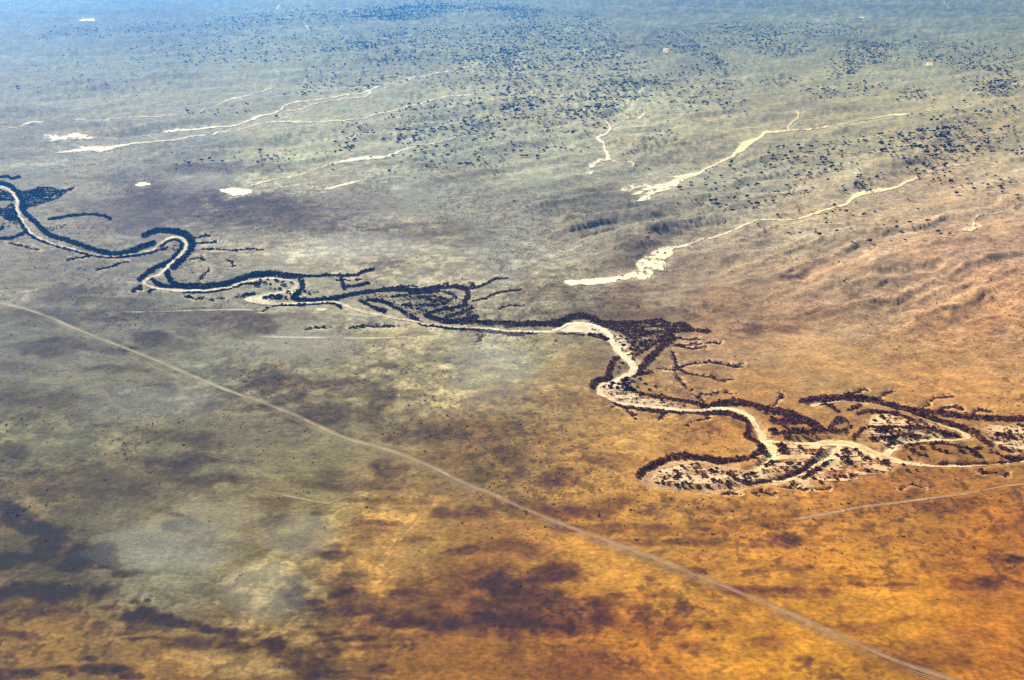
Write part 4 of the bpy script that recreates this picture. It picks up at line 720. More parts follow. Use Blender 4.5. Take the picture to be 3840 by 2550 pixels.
# ------------------------------------------------------------------ sheets of sand and road lying on the ground
def soil_px(px, py):
    j = np.clip(np.round((np.asarray(px) + 500) / DX).astype(int) + OX, 0, PX.shape[1] - 1); i = np.clip(np.round((np.asarray(py) + 120) / DX).astype(int) + OY, 0, PX.shape[0] - 1)
    return SOIL[i, j]
def ribbon(parts, name, lab, cat, dz):
    """strips that follow the traced lines: (pts, half width px, colour factor)"""
    VV = []; FF = []; CC = []; off = 0
    for pts, w, gain in parts:
        p = np.array(smooth(pts, 10)); n = len(p)
        w = np.full(len(pts), float(w)) if np.ndim(w) == 0 else np.asarray(w, float)
        wi = np.interp(np.linspace(0, 1, n), np.linspace(0, 1, len(w)), w)
        gxp, gyp = ground(p[:, 0], p[:, 1]); t = np.stack([np.gradient(gxp), np.gradient(gyp)], 1)
        nr = np.stack([-t[:, 1], t[:, 0]], 1); nr /= np.linalg.norm(nr, axis=1)[:, None] + 1e-9
        # ground half width that shows the traced pixel half width
        q = np.stack(ground(p[:, 0], p[:, 1] + 1), 1) - np.stack([gxp, gyp], 1); kx = 1 / ppm(p[:, 1]); ky = np.abs(q[:, 1])
        gw = wi / np.sqrt((nr[:, 0] / kx) ** 2 + (nr[:, 1] / ky) ** 2 + 1e-12)
        gw *= 1 + .25 * (fbm(gxp / 40, gyp / 40, 2, 33) - .5)
        js = np.array([-1.5, -1.0, -.55, 0, .55, 1.0, 1.5]); fade = np.array([0, .55, 1, .9, 1, .55, 0])
        X = gxp[:, None] + nr[:, :1] * gw[:, None] * js; Y = gyp[:, None] + nr[:, 1:] * gw[:, None] * js
        # back to photo pixels for the height of the ground there
        dep = CP * Y + SP * ALT; U = X / dep * FPX + W / 2; V = H / 2 - (SP * Y - CP * ALT) / dep * FPX
        d = np.hypot(X, Y); Zz = z_at(U, V) + dz * .2 + .00006 * d
        base = soil_px(U, V); hue = base / base.max(-1, keepdims=True)
        pale = gain * lin((232, 222, 196)) * (.45 + .55 * hue) * (.8 + .4 * fbm(X / 22, Y / 22, 3, 95))[..., None]
        end = np.minimum(np.arange(n), np.arange(n)[::-1]) / 8.0
        brk_ = 1 if gain in (.43, .55) else sstep(.26, .46, fbm(X / 55, Y / 55, 3, 97))
        f = brk_ * fade[None] * np.clip(end, 0, 1)[:, None] * (.65 + .35 * sstep(.32, .5, fbm(X / 30, Y / 30, 3, 96)))
        C = base * (1 - f[..., None]) + pale * f[..., None]
        K = len(js); ix = np.arange(n * K).reshape(n, K) + off; off += n * K
        VV.append(np.stack([X, Y, Zz], -1).reshape(-1, 3)); CC.append(C.reshape(-1, 3))
        FF.append(np.stack([ix[:-1, :-1], ix[:-1, 1:], ix[1:, 1:], ix[1:, :-1]], -1).reshape(-1, 4))
    FF = np.vstack(FF); VV = np.vstack(VV)
    a, b, c = VV[FF[:, 0]], VV[FF[:, 1]], VV[FF[:, 2]]
    up = np.cross(b - a, c - a)[:, 2] < 0
    FF[up] = FF[up][:, ::-1]
    add(name, mesh_np(name, VV, FF, np.clip(np.vstack(CC), .02, .85)), M_road, lab, cat, kind="structure")
FSOIL = soil_at(FX[::8, ::8], FY[::8, ::8])
def sheet(name, lab, cat, mask, tint, dz):
    m = mask[:-1, :-1]
    ii, jj = np.nonzero(m)
    if len(ii) == 0: return
    nC = FX.shape[1]
    q = np.stack([(ii + 1) * nC + jj, (ii + 1) * nC + jj + 1, ii * nC + jj + 1, ii * nC + jj], -1)
    u, inv = np.unique(q.ravel(), return_inverse=True)
    a, b = u // nC, u % nC
    dist = np.hypot(FMX[a, b], FMY[a, b])
    v = np.stack([FMX[a, b], FMY[a, b], FZ[a, b] + dz * .4 + .0002 * dist], -1)
    s = FSOIL[np.minimum(a // 8, FSOIL.shape[0] - 1), np.minimum(b // 8, FSOIL.shape[1] - 1)]
    hue = s / s.max(-1, keepdims=True)
    k = (.2 if name == "dry_wash" else .36) if name != "dirt_road" else .62
    nv = fbm(v[:, 0] / 9, v[:, 1] / 14, 3, 91)[:, None]
    wm = sstep(1800, 3000, fx[b])[:, None]
    c = 1.08 * tint * (lin((238, 232, 212)) * (1 - wm) + lin((246, 228, 178)) * wm) * ((1 - k) + k * hue) * (.70 + .52 * nv)
    if name == "riverbed":
        lp = (sstep(1690, 1740, fy[a]) * sstep(2880, 2800, fx[b]))[:, None]
        c *= 1 - lp * np.array([.42, .5, .58])
        # wheel ruts and silt lines following the bed
        c *= (.66 + .46 * sstep(.35, .62, fbm(RIV[a, b] / 1.6, (v[:, 0] + v[:, 1]) / 60, 3, 93)))[:, None]
        c *= (1 - .25 * sstep(2100, 1500, fx[b]))[:, None] * np.array([1, 1, 1])
    if name == "dirt_road":
        c *= (.72 + .5 * fbm(v[:, 0] / 25, v[:, 1] / 25, 3, 95))[:, None]
    if name != "salt_pan":
        e = sstep(.30, .85, TKB[a, b])[:, None]
        c = c * e + (1 - e) * (.35 * c + .65 * soil_px(fx[b], fy[a]))
    me = mesh_np(name, v, inv.reshape(-1, 4), np.clip(c, .02, .88))
    add(name, me, M_road if name == "dirt_road" else M_sand, lab, cat, kind="structure")
TKB = blur(taken.astype(float), 1, 2)
for a in masks: sheet(*a)
parts = [(road_main, RS(8.4), .43)]
for off, w, g_ in ((12.5, 2.0, .44), (18.5, 1.7, .40), (25, 1.6, .38), (-9.5, 1.5, .40)):
    q = offset(road_main, off); parts.append((q, [w * (p[1] + 250) / 2300 for p in q], g_))
ribbon(parts, "dirt_road", "main graded dirt road with parallel wheel tracks crossing the plain diagonally", "dirt road", .45)
for lab, lines in tracks:
    g_ = .30 if 'downhill' in lab else (.55 if 'orange' in lab else (.46 if 'side track' in lab or 'old' in lab else .70))
    ribbon([(p, np.maximum(w, 1.2), g_) for p, w in lines], "track", lab, "track", .35)

# ------------------------------------------------------------------ foliage templates
def crown_template(n, flat, seed, size=.42, tri=False, base=.0):
    r = np.random.default_rng(seed); V = []; F = []
    for k in range(n):
        d = r.normal(size=3); d /= np.linalg.norm(d); d[2] = abs(d[2]) * 1.0 - .25
        rad = r.uniform(.45, .95)
        c = d * rad * np.array([1, 1, flat]) * (.85 + .3 * r.random()); c[2] += flat * .6 + base
        a = r.normal(size=3); a /= np.linalg.norm(a); b = np.cross(a, r.normal(size=3)); b /= np.linalg.norm(b)
        s = size * r.uniform(.7, 1.25); i = len(V)
        if tri:
            V += [c + a * s, c - a * s * .6 + b * s * .9, c - a * s * .6 - b * s * .9]; F.append((i, i + 1, i + 2))
        else:
            V += [c + a * s, c + b * s * .8, c - a * s, c - b * s * .8]; F += [(i, i + 1, i + 2), (i, i + 2, i + 3)]
    return np.array(V), np.array(F)
def trunk_template(seed):
    r = np.random.default_rng(seed); V = []; F = []
    def limb(p0, p1, r0, r1):
        i = len(V); d = np.subtract(p1, p0); x = np.cross(d, (.3, .9, .1)); x /= np.linalg.norm(x); y = np.cross(d, x); y /= np.linalg.norm(y)
        for p, rr in ((p0, r0), (p1, r1)):
            for k in range(5):
                an = k * 2 * math.pi / 5; V.append(np.add(p, rr * (x * math.cos(an) + y * math.sin(an))))
        for k in range(5):
            a, b = i + k, i + (k + 1) % 5; F.append((a, b, b + 5)); F.append((a, b + 5, a + 5))
    limb((0, 0, -.15), (.03, .02, .5), .09, .065)
    for k in range(3):
        an = k * 2.1 + r.uniform(-.4, .4); limb((.03, .02, .45), (.5 * math.cos(an), .5 * math.sin(an), 1.0 + .15 * r.random()), .055, .02)
    return np.array(V), np.array(F)
def scatter_mesh(name, pos, rad, hfac, tmpl, tints=None):
    VV = []; FF = []; CC = []; off = 0
    which = rng.integers(0, len(tmpl), len(pos)); ang = rng.uniform(0, 2 * math.pi, len(pos))
    for t, (tv, tf) in enumerate(tmpl):
        s = np.nonzero(which == t)[0]
        if len(s) == 0: continue
        c_, s_ = np.cos(ang[s])[:, None], np.sin(ang[s])[:, None]
        r_ = rad[s][:, None]
        x = (tv[:, 0] * c_ - tv[:, 1] * s_) * r_ + pos[s, 0][:, None]; y = (tv[:, 0] * s_ + tv[:, 1] * c_) * r_ + pos[s, 1][:, None]
        z = tv[:, 2] * r_ * hfac[s][:, None] + pos[s, 2][:, None]
        VV.append(np.stack([x, y, z], -1).reshape(-1, 3))
        FF.append((tf[None] + (np.arange(len(s)) * len(tv))[:, None, None] + off).reshape(-1, 3)); off += len(s) * len(tv)
        if tints is not None: CC.append(np.repeat(tints[s], len(tv), 0))
    return mesh_np(name, np.vstack(VV), np.vstack(FF), np.vstack(CC) if tints is not None else None, smooth_=False)

def veg_tint(px, n):
    k = np.clip((px - 900) / 1600, 0, 1)[:, None]
    a = np.array([.026, .028, .036]); b = np.array([.21, .080, .034])
    return (a * (1 - k) + b * k) * rng.uniform(.45, 1.9, (n, 1))

# ------------------------------------------------------------------ riverside thickets
TMPL_S = [crown_template(8, .75, 100 + i, .55, tri=True) for i in range(6)]
reach_lab = ["dense dark thicket lining the river at the far left edge", "dark shrub belt round the hooked river bend on the left", "thickets curling in scroll bars along the river at mid left", "dark shrub belt at the arched bank and gully fan right of centre", "brown-black shrubs hugging the S bend above the orange plain", "brown thickets enclosing the looping river at the right edge"]
cell_area = np.abs((FMX[:-1, 1:] - FMX[:-1, :-1]) * (FMY[:-1, :-1] - FMY[1:, :-1]))
for r in range(6):
    lam = DENS[r][:-1, :-1] * cell_area * .52
    cnt = rng.poisson(np.minimum(lam, 8))
    ii, jj = np.nonzero(cnt); k = cnt[ii, jj]
    ii = np.repeat(ii, k); jj = np.repeat(jj, k)
    px = fx[jj] + rng.uniform(0, FD, len(jj)); py = fy[ii] + rng.uniform(0, FD, len(ii))
    x, y = ground(px, py); z = z_at(px, py)
    pos = np.stack([x, y, z - .1], -1); rad = rng.gamma(4, .34, len(x)).clip(.5, 3.2); hf = rng.uniform(.6, 1.1, len(x))
    me = scatter_mesh("thicket", pos, rad, hf, TMPL_S, veg_tint(px, len(px)))
    add("riverside_thicket", me, M_leaf_tint, reach_lab[r], "thicket", kind="stuff")

# ------------------------------------------------------------------ low scrub dotted over the open ground
lam = (.10 + .9 * sstep(.46, .62, fbm(FMX / 120, FMY / 160, 3, 66))) * sstep(2300, 1650, FY) * sstep(250, 900, FY)
lam = lam[:-1, :-1] * cell_area * .0135
lam[taken[:-1, :-1] & (SPK2[:-1, :-1] < .56)] *= .25
cnt = rng.poisson(np.minimum(lam, 2)); ii, jj = np.nonzero(cnt)
px = fx[jj] + rng.uniform(0, FD, len(jj)); py = fy[ii] + rng.uniform(0, FD, len(ii))
x, y = ground(px, py)
TMPL_T = [crown_template(5, .7, 150 + i, .75, tri=True) for i in range(5)]
print("scrub", len(px))
me = scatter_mesh("scrub", np.stack([x, y, z_at(px, py) - .05], -1), rng.gamma(6, .125, len(px)).clip(.35, 1.7), rng.uniform(.7, 1.1, len(px)), TMPL_T, veg_tint(px, len(px)) * 1.5)
add("scrub", me, M_leaf_tint, "countless low dark shrubs dotted over the open plain", "scrub", kind="stuff")

# ------------------------------------------------------------------ single bushes on the bars and banks
TB = [crown_template(46, .72, 200 + i, .36) for i in range(5)]
bush_meshes = {}
for kind, mat in (("b", M_leaf_brown), ("d", M_leaf_dark)):
    for i, (v, f) in enumerate(TB): 
        me = mesh_np("bush", v, f, None, False); me.materials.append(mat); bush_meshes[(kind, i)] = me
BUSH = []   # label, group, kind, list of (px, py, radius m)
def spots(poly, n, r0, r1, seed):
    q = np.random.default_rng(seed); a = np.array(poly); out = []; tries = 0
    while len(out) < n and tries < 6000:
        tries += 1
        x, y = q.uniform(a[:, 0].min(), a[:, 0].max()), q.uniform(a[:, 1].min(), a[:, 1].max()); c = False
        for i in range(len(a)):
            (xa, ya), (xb, yb) = a[i], a[(i + 1) % len(a)]
            if (ya > y) != (yb > y) and x < (xb - xa) * (y - ya) / (yb - ya) + xa: c = not c
        if c and RIV[int((y - fy0) / FD), int(min(len(fx) - 1, (x - fx0) / FD))] < 1:
            r = q.uniform(r0, r1)
            if all(abs(x - b[0]) > (r + b[2]) * 1.4 or abs(y - b[1]) > (r + b[2]) * .7 for b in out): out.append((x, y, r))
    return out
def pt(r, c, *e): return [(CO[c] + x / 2.24, RO[r] + y / 2.24, s) for x, y, s in e]
BUSH.append(("rust-brown bush on the pale bar of the long lower bend", "bushes on the lower bend bar", "b", pt(3, 3, (1420, 1165, 4), (1440, 1205, 4.5), (1415, 1225, 3.5), (1660, 1205, 4), (1720, 1160, 4), (1735, 1245, 4), (1870, 1195, 4.5), (1915, 1225, 5), (2010, 1210, 5), (2060, 1195, 5.5), (1500, 1255, 3), (1530, 1275, 3), (1600, 1285, 3), (1790, 1250, 3.6), (1690, 1285, 3), (1430, 1270, 3), (1310, 1250, 2.4), (1290, 1165, 2.4), (1470, 1120, 3), (1600, 1100, 3), (2000, 1245, 4), (1860, 1255, 3.2)) + spots(sandbars[0][1], 34, 1.4, 2.6, 1)))
BUSH.append(("brown bush on the broad junction sand bar", "bushes on the junction bar", "b", pt(3, 4, (20, 970, 7), (40, 1000, 6), (200, 960, 7), (205, 1000, 5), (130, 830, 6), (740, 1000, 6), (735, 1060, 6), (760, 1090, 5), (1080, 1080, 5.5), (1085, 1110, 4.5), (360, 965, 3.5), (250, 1100, 3.5), (310, 1135, 4), (120, 1080, 5), (80, 1110, 5), (920, 1050, 4), (860, 1010, 3.5), (920, 1160, 4), (670, 1030, 4), (730, 1210, 3.5), (530, 1255, 3), (830, 975, 3.5), (1230, 1100, 3), (1265, 1160, 3), (1340, 1155, 2.6)) + spots(sandbars[1][1], 44, 1.6, 3.0, 2)))
BUSH.append(("brown bush among sand inside the right-hand river loop", "bushes inside the right-hand loop", "b", pt(3, 4, (970, 895, 6), (1040, 885, 4), (1090, 895, 6), (1140, 890, 6), (1010, 830, 5), (1060, 825, 5), (1045, 705, 4), (1100, 745, 3), (1260, 755, 3), (1100, 940, 4), (1370, 740, 3.5)) + spots(sandbars[4][1], 26, 1.8, 3.0, 3)))
BUSH.append(("brown bush on sandy ground at the right frame edge", "bushes at the right frame edge", "b", pt(3, 4, (2020, 850, 4), (2120, 850, 4), (2160, 890, 4), (1820, 1010, 6), (1840, 1030, 5), (1720, 1000, 4), (1480, 970, 4), (1530, 990, 4), (1580, 1000, 4), (1380, 970, 4), (1300, 990, 4), (1410, 1030, 3), (1360, 1020, 3), (1270, 1040, 3)) + spots(sandbars[7][1], 24, 1.6, 3.2, 4)))
BUSH.append(("dark bush on the pale bar at the sharp river turn", "bushes at the sharp river turn", "d", pt(3, 3, (815, 450, 3.2), (890, 420, 4.5), (870, 455, 4.5), (930, 465, 3.5), (940, 430, 3), (1010, 385, 5), (1000, 410, 5), (985, 440, 4.5), (1020, 475, 5), (1070, 490, 5), (1140, 515, 4), (1250, 455, 2.6), (1165, 430, 3), (1120, 390, 3), (1060, 410, 3), (1100, 455, 2.6), (1200, 480, 2.6), (1300, 520, 3)) + spots(sandbars[5][1], 26, 1.3, 2.4, 5)))
BUSH.append(("dark bush by the riverbed below the arched bank", "bushes below the arched bank", "d", pt(2, 3, (700, 1470, 4), (720, 1475, 3.5), (790, 1475, 4), (820, 1485, 4), (850, 1490, 3.5), (720, 1425, 2), (740, 1430, 2), (645, 1470, 2), (415, 1520, 2)) + pt(3, 3, (980, 100, 4), (1020, 75, 3), (1040, 130, 3), (960, 30, 3), (1100, 130, 3.5), (1130, 90, 3.5), (1000, 50, 2.4), (975, 250, 3.4), (940, 290, 3), (1110, 350, 3)) + spots(sandbars[6][1], 12, 1.2, 2.2, 6)))
BUSH.append(("blue-black bush on the white loop bar at mid left", "bushes on the white loop bar", "d", pt(2, 2, (190, 1015, 5), (200, 1025, 4), (250, 1035, 4.5), (260, 1055, 4), (220, 1080, 4.5), (140, 1050, 3), (40, 1060, 4), (20, 1065, 4), (320, 1030, 3.6), (100, 1030, 3), (280, 1110, 3), (290, 1095, 3), (360, 1130, 4), (430, 1110, 4), (540, 1110, 3), (470, 1130, 3), (580, 1165, 3), (270, 1160, 4), (100, 1155, 5), (150, 1140, 5), (210, 1140, 4), (60, 1000, 3.5), (120, 1000, 3.5)) + spots(T(2, 2, (-20, 1000), (250, 1000), (300, 1050), (200, 1090), (0, 1090)), 14, 1.4, 2.4, 7) + spots(T(2, 2, (250, 1100), (450, 1090), (600, 1150), (400, 1170), (260, 1150)), 18, 1.6, 3, 8)))
BUSH.append(("dark bush beside the hooked river bend on the left", "bushes at the hooked bend", "d", spots(T(2, 1, (1350, 720), (1500, 700), (1480, 780), (1400, 770)), 12, 1.6, 2.8, 9) + spots(T(2, 1, (1480, 880), (1560, 830), (1600, 850), (1500, 900), (1440, 920)), 10, 1.6, 2.6, 10) + spots(T(2, 1, (2060, 1030), (2240, 1020), (2240, 1070), (2120, 1070)), 12, 1.6, 2.6, 11)))
BUSH.append(("dark bush beside the far left riverbed", "bushes at the far left bend", "d", spots(T(2, 1, (290, 560), (420, 570), (540, 540), (560, 555), (440, 600), (360, 600)), 24, 1.8, 3.2, 12) + spots(T(2, 1, (0, 490), (120, 500), (160, 570), (20, 580)), 16, 1.6, 2.8, 13)))
def nth(n): return f"{n}{'th' if 10 <= n % 100 <= 20 else {1: 'st', 2: 'nd', 3: 'rd'}.get(n % 10, 'th')}"
nb = 0
BIG = 2.7
small = sorted([r for l, g, k, b in BUSH for (_, _, r) in b if r < BIG], reverse=True)
n_big = sum(1 for l, g, k, b in BUSH for q in b if q[2] >= BIG)
cut = small[min(len(small) - 1, max(0, 296 - n_big))]
rest_b = []
for lab, grp, kind, pts in BUSH:
    rank = 0
    for (px, py, r) in sorted(pts):
        if r < BIG and r <= cut: rest_b.append((px, py, r)); continue
        if r >= BIG:
            rank += 1; L_ = f"{nth(rank)} from left, large " + lab
        else: L_ = "small " + lab.replace(" bush", " bush between larger ones", 1)
        x, y = ground(px, py); nb += 1
        o = add("bush", bush_meshes[(kind, random.randrange(5))], None, L_, "bush", grp if r >= BIG else "small " + grp)
        o.location = (float(x), float(y), float(z_at(px, py)) + .2)
        o.rotation_euler = (0, 0, random.uniform(0, 6.28)); o.scale = (r, r * random.uniform(.8, 1.2), r * random.uniform(.8, 1.1))
# low scrub sprinkled over the bars
for lab, p, d in sandbars[:2] + sandbars[4:8]:
    rest_b += [(x, y, r * .6) for x, y, r in spots(p, 60, 1.0, 2.0, len(lab))]
q = np.array(rest_b); gx_, gy_ = ground(q[:, 0], q[:, 1])
me = scatter_mesh("bar_scrub", np.stack([gx_, gy_, z_at(q[:, 0], q[:, 1]) + .2], -1), q[:, 2], rng.uniform(.8, 1.1, len(q)), TMPL_S, veg_tint(q[:, 0], len(q)))
add("bar_scrub", me, M_leaf_tint, "low scrub sprinkled over the sandbars of the river", "scrub", kind="stuff")

# ------------------------------------------------------------------ trees
REG = [
 (T(2, 3, (1500, 60), (2240, 20), (2240, 480), (1700, 400), (1300, 420)), 36, .3, 'right_near'),
 (T(2, 4, (0, 420), (700, 480), (1500, 300), (1600, 700), (700, 760), (0, 640)), 18, .2, 'right_near'),
  # density regions: polygon, count, clumpiness, group key
 (T(1, 2, (700, 120), (900, 90), (1200, 60), (1600, 40), (1700, 100), (1300, 150), (900, 160)), 420, .3, 'far'),
 (T(1, 2, (1000, 80), (1400, 35), (2300, 30), (2500, 100), (2240, 200), (2000, 100), (1600, 120), (1300, 180), (1000, 170)), 900, .2, 'far'),
 (T(1, 2, (200, 90), (600, 90), (1000, 60), (1300, 180), (900, 180), (500, 200), (0, 200), (-300, 180), (-100, 130)), 330, .5, 'far'),
 (T(1, 1, (1000, 200), (2240, 150), (2240, 280), (1500, 300), (1000, 320), (500, 340), (200, 330), (500, 260)), 190, .7, 'far'),
 (T(1, 1, (1200, 330), (2240, 280), (2240, 560), (1600, 560), (1500, 420)), 120, .6, 'left'),
 (T(1, 1, (0, 440), (900, 350), (1500, 450), (1600, 900), (300, 960), (0, 960)), 46, .4, 'left'),
 (T(1, 1, (1100, 550), (1100, 490), (1500, 440), (1650, 430), (1660, 450), (1350, 490)), 18, .2, 'left'),
 (T(1, 2, (-50, 200), (600, 200), (900, 350), (700, 500), (200, 540), (-50, 520)), 150, .6, 'left'),
 (T(1, 2, (560, 450), (700, 390), (850, 340), (1100, 300), (1300, 270), (1250, 360), (950, 400), (700, 450)), 190, .5, 'centre'),
 (T(1, 2, (1100, 250), (1700, 220), (2300, 200), (2300, 450), (1700, 480), (1000, 560), (900, 420)), 620, .5, 'centre'),
 (T(1, 2, (500, 580), (1000, 480), (1500, 480), (1700, 560), (1200, 690), (900, 760), (600, 800), (300, 860)), 150, .7, 'centre'),
 (T(1, 2, (840, 740), (960, 680), (1250, 650), (1000, 740), (860, 790)), 42, .2, 'centre'),
 (T(1, 2, (1700, 480), (2000, 440), (2240, 420), (2300, 500), (2000, 520), (1700, 540)), 170, .3, 'centre'),
 (T(1, 2, (1400, 650), (1700, 560), (2240, 520), (2240, 760), (1800, 800), (1500, 760)), 160, .5, 'centre'),
 (T(1, 2, (1100, 960), (1500, 860), (2240, 800), (2240, 1050), (1700, 1110), (1300, 1200), (1150, 1060)), 190, .5, 'centre'),
 (T(1, 2, (780, 1050), (950, 1050), (1000, 1170), (920, 1200), (820, 1250), (780, 1150)), 26, .3, 'centre'),
 (T(1, 2, (1200, 1090), (1450, 1030), (1500, 1200), (1300, 1260), (1150, 1200)), 30, .4, 'centre'),
 (T(1, 2, (1600, 1150), (1760, 1110), (1900, 1060), (2000, 1040), (1980, 1080), (1860, 1120), (1720, 1170)), 32, .1, 'centre'),
 (T(1, 2, (1250, 1260), (1700, 1190), (2150, 1100), (2240, 1300), (2050, 1420), (1500, 1420), (1250, 1330)), 70, .5, 'centre'),
 (T(1, 2, (0, 1400), (300, 1290), (900, 1170), (920, 1280), (500, 1320), (250, 1400)), 22, .3, 'leftnear'),
 (T(1, 1, (1350, 1440), (1500, 1380), (2240, 1250), (2240, 1420), (1800, 1400)), 16, .3, 'leftnear'),
 (T(1, 1, (1400, 980), (2240, 860), (2240, 1000), (1700, 1000)), 16, .3, 'left'),
 (T(1, 3, (0, 250), (700, 100), (900, 230), (700, 330), (0, 450)), 420, .5, 'centre'),
 (T(1, 3, (0, 420), (900, 300), (1200, 430), (900, 500), (0, 600)), 460, .55, 'centre'),
 (T(1, 3, (0, 560), (900, 480), (1300, 560), (900, 680), (400, 800), (0, 840)), 360, .5, 'centre'),
 (T(1, 3, (0, 860), (600, 790), (900, 850), (860, 1010), (400, 1010), (0, 1000)), 230, .4, 'centre'),
 (T(1, 3, (640, 780), (900, 700), (1200, 690), (1400, 700), (1200, 830), (900, 830)), 150, .3, 'centre'),
 (T(1, 3, (700, 860), (1000, 820), (1200, 830), (1100, 980), (800, 1050)), 60, .4, 'centre'),
 (T(1, 3, (0, 1000), (800, 1010), (800, 1150), (500, 1200), (0, 1160)), 50, .3, 'centre'),
 (T(1, 3, (0, 1180), (600, 1140), (640, 1320), (250, 1370), (0, 1400)), 26, .3, 'centre'),
 (T(1, 3, (1130, 340), (1300, 290), (1600, 300), (1660, 420), (1500, 460), (1200, 400)), 150, .4, 'right_far'),
 (T(1, 3, (1560, 370), (1700, 430), (1830, 520), (1900, 570), (1750, 570), (1600, 460)), 110, .2, 'right_far'),
 (T(1, 3, (1650, 210), (2240, 230), (2240, 420), (1750, 410), (1700, 320)), 210, .5, 'right_far'),
 (T(1, 3, (1500, 570), (1900, 560), (1950, 780), (1800, 820), (1300, 800), (1250, 640)), 140, .5, 'right_mid'),
 (T(1, 3, (1350, 800), (1750, 820), (2000, 900), (1950, 990), (1600, 960), (1350, 940)), 70, .5, 'right_mid'),
 (T(1, 3, (1130, 1080), (1420, 1060), (1420, 1170), (1180, 1170)), 14, .2, 'right_mid'),
 (T(1, 4, (0, 230), (500, 200), (850, 240), (800, 340), (300, 340), (0, 320)), 190, .4, 'right_far'),
 (T(1, 4, (0, 350), (400, 370), (500, 440), (200, 500), (0, 480)), 110, .4, 'right_far'),
 (T(1, 4, (700, 380), (1100, 360), (1200, 470), (1100, 540), (900, 560), (820, 600), (680, 640), (700, 500)), 260, .4, 'right_far'),
 (T(1, 4, (620, 640), (820, 570), (820, 610), (640, 690)), 40, .1, 'right_far'),
 (T(1, 4, (1150, 330), (1500, 350), (1900, 400), (2240, 420), (2240, 560), (1800, 600), (1500, 560), (1250, 450)), 260, .5, 'right_far'),
 (T(1, 4, (1850, 560), (2050, 590), (2100, 680), (2040, 760), (1900, 780), (1960, 700), (2040, 640)), 110, .1, 'right_far'),
 (T(1, 4, (1820, 800), (2000, 720), (2240, 700), (2240, 760), (1950, 860), (1900, 890)), 90, .2, 'right_far'),
 (T(1, 4, (1650, 640), (1950, 680), (1900, 720), (1700, 700)), 16, .2, 'right_far'),
 (T(1, 4, (400, 740), (700, 730), (1040, 710), (980, 800), (700, 800), (450, 860)), 62, .3, 'right_mid'),
 (T(1, 4, (1180, 790), (1350, 750), (1460, 810), (1400, 850), (1200, 840)), 42, .1, 'right_mid'),
 (T(1, 4, (0, 680), (380, 640), (360, 720), (50, 730)), 32, .3, 'right_mid'),
 (T(1, 4, (1320, 980), (1600, 900), (1900, 920), (2240, 870), (2240, 1000), (1700, 1050), (1400, 1070)), 70, .4, 'right_mid'),
 (T(1, 4, (1080, 1130), (1400, 1080), (1850, 1060), (1850, 1180), (1400, 1220), (1000, 1200), (750, 1200)), 120, .3, 'right_near'),
 (T(1, 4, (960, 1230), (1400, 1210), (1800, 1180), (2050, 1170), (1900, 1330), (1500, 1400), (1150, 1400), (960, 1300)), 120, .5, 'right_near'),
 (T(1, 4, (1900, 1100), (2240, 1050), (2240, 1300), (1950, 1400)), 34, .4, 'right_near'),
 (T(1, 4, (100, 1250), (900, 1200), (900, 1350), (300, 1420), (60, 1380)), 50, .3, 'right_near'),
 (T(2, 4, (720, 300), (850, 190), (1020, 160), (1020, 240), (880, 260)), 16, .1, 'right_near'),
 (T(2, 4, (0, 20), (400, 20), (900, 60), (700, 140), (300, 350), (100, 380), (0, 300)), 40, .3, 'right_near'),
 (T(2, 4, (1300, 60), (1560, 60), (1650, 100), (1400, 160), (1260, 150)), 20, .2, 'right_near'),
 (T(2, 4, (1350, 150), (1750, 120), (2240, 100), (2140, 340), (1900, 340), (1600, 240)), 22, .3, 'right_near'),
]
def noise_ok(px, py, clump, seed):
    x, y = ground(px, py)
    n = fbm(np.array(x) / 130, np.array(y) / 190, 3, 300 + seed)
    return n > (.22 + .27 * clump)
trees = []
for k, (poly, n, cl, key) in enumerate(REG):
    n = int(n * (1.7 if key == 'right_near' else 1.35))
    a = np.array(poly); got = 0
    for _ in range(40):
        m = 4 * n
        px = rng.uniform(a[:, 0].min(), a[:, 0].max(), m); py = rng.uniform(a[:, 1].min(), a[:, 1].max(), m)
        c = np.zeros(m, bool)
        for i in range(len(a)):
            (xa, ya), (xb, yb) = a[i], a[(i + 1) % len(a)]
            if ya != yb: c ^= ((ya > py) != (yb > py)) & (px < (xb - xa) * (py - ya) / (yb - ya) + xa)
        c &= noise_ok(px, py, cl, k)
        ii = np.clip(((py - fy0) / FD).astype(int), 0, len(fy) - 1); jj = np.clip(((px - fx0) / FD).astype(int), 0, len(fx) - 1)
        c &= ~taken[ii, jj]
        px = px + rng.normal(0, 26, m); py = py + rng.normal(0, 7, m)
        for x, y in zip(px[c], py[c]):
            if got < n: trees.append((x, y, (2.5 + .0048 * y) / float(ppm(y)) * min(1.7, max(.55, rng.gamma(12, 1 / 12))), key)); got += 1
        if got >= n: break
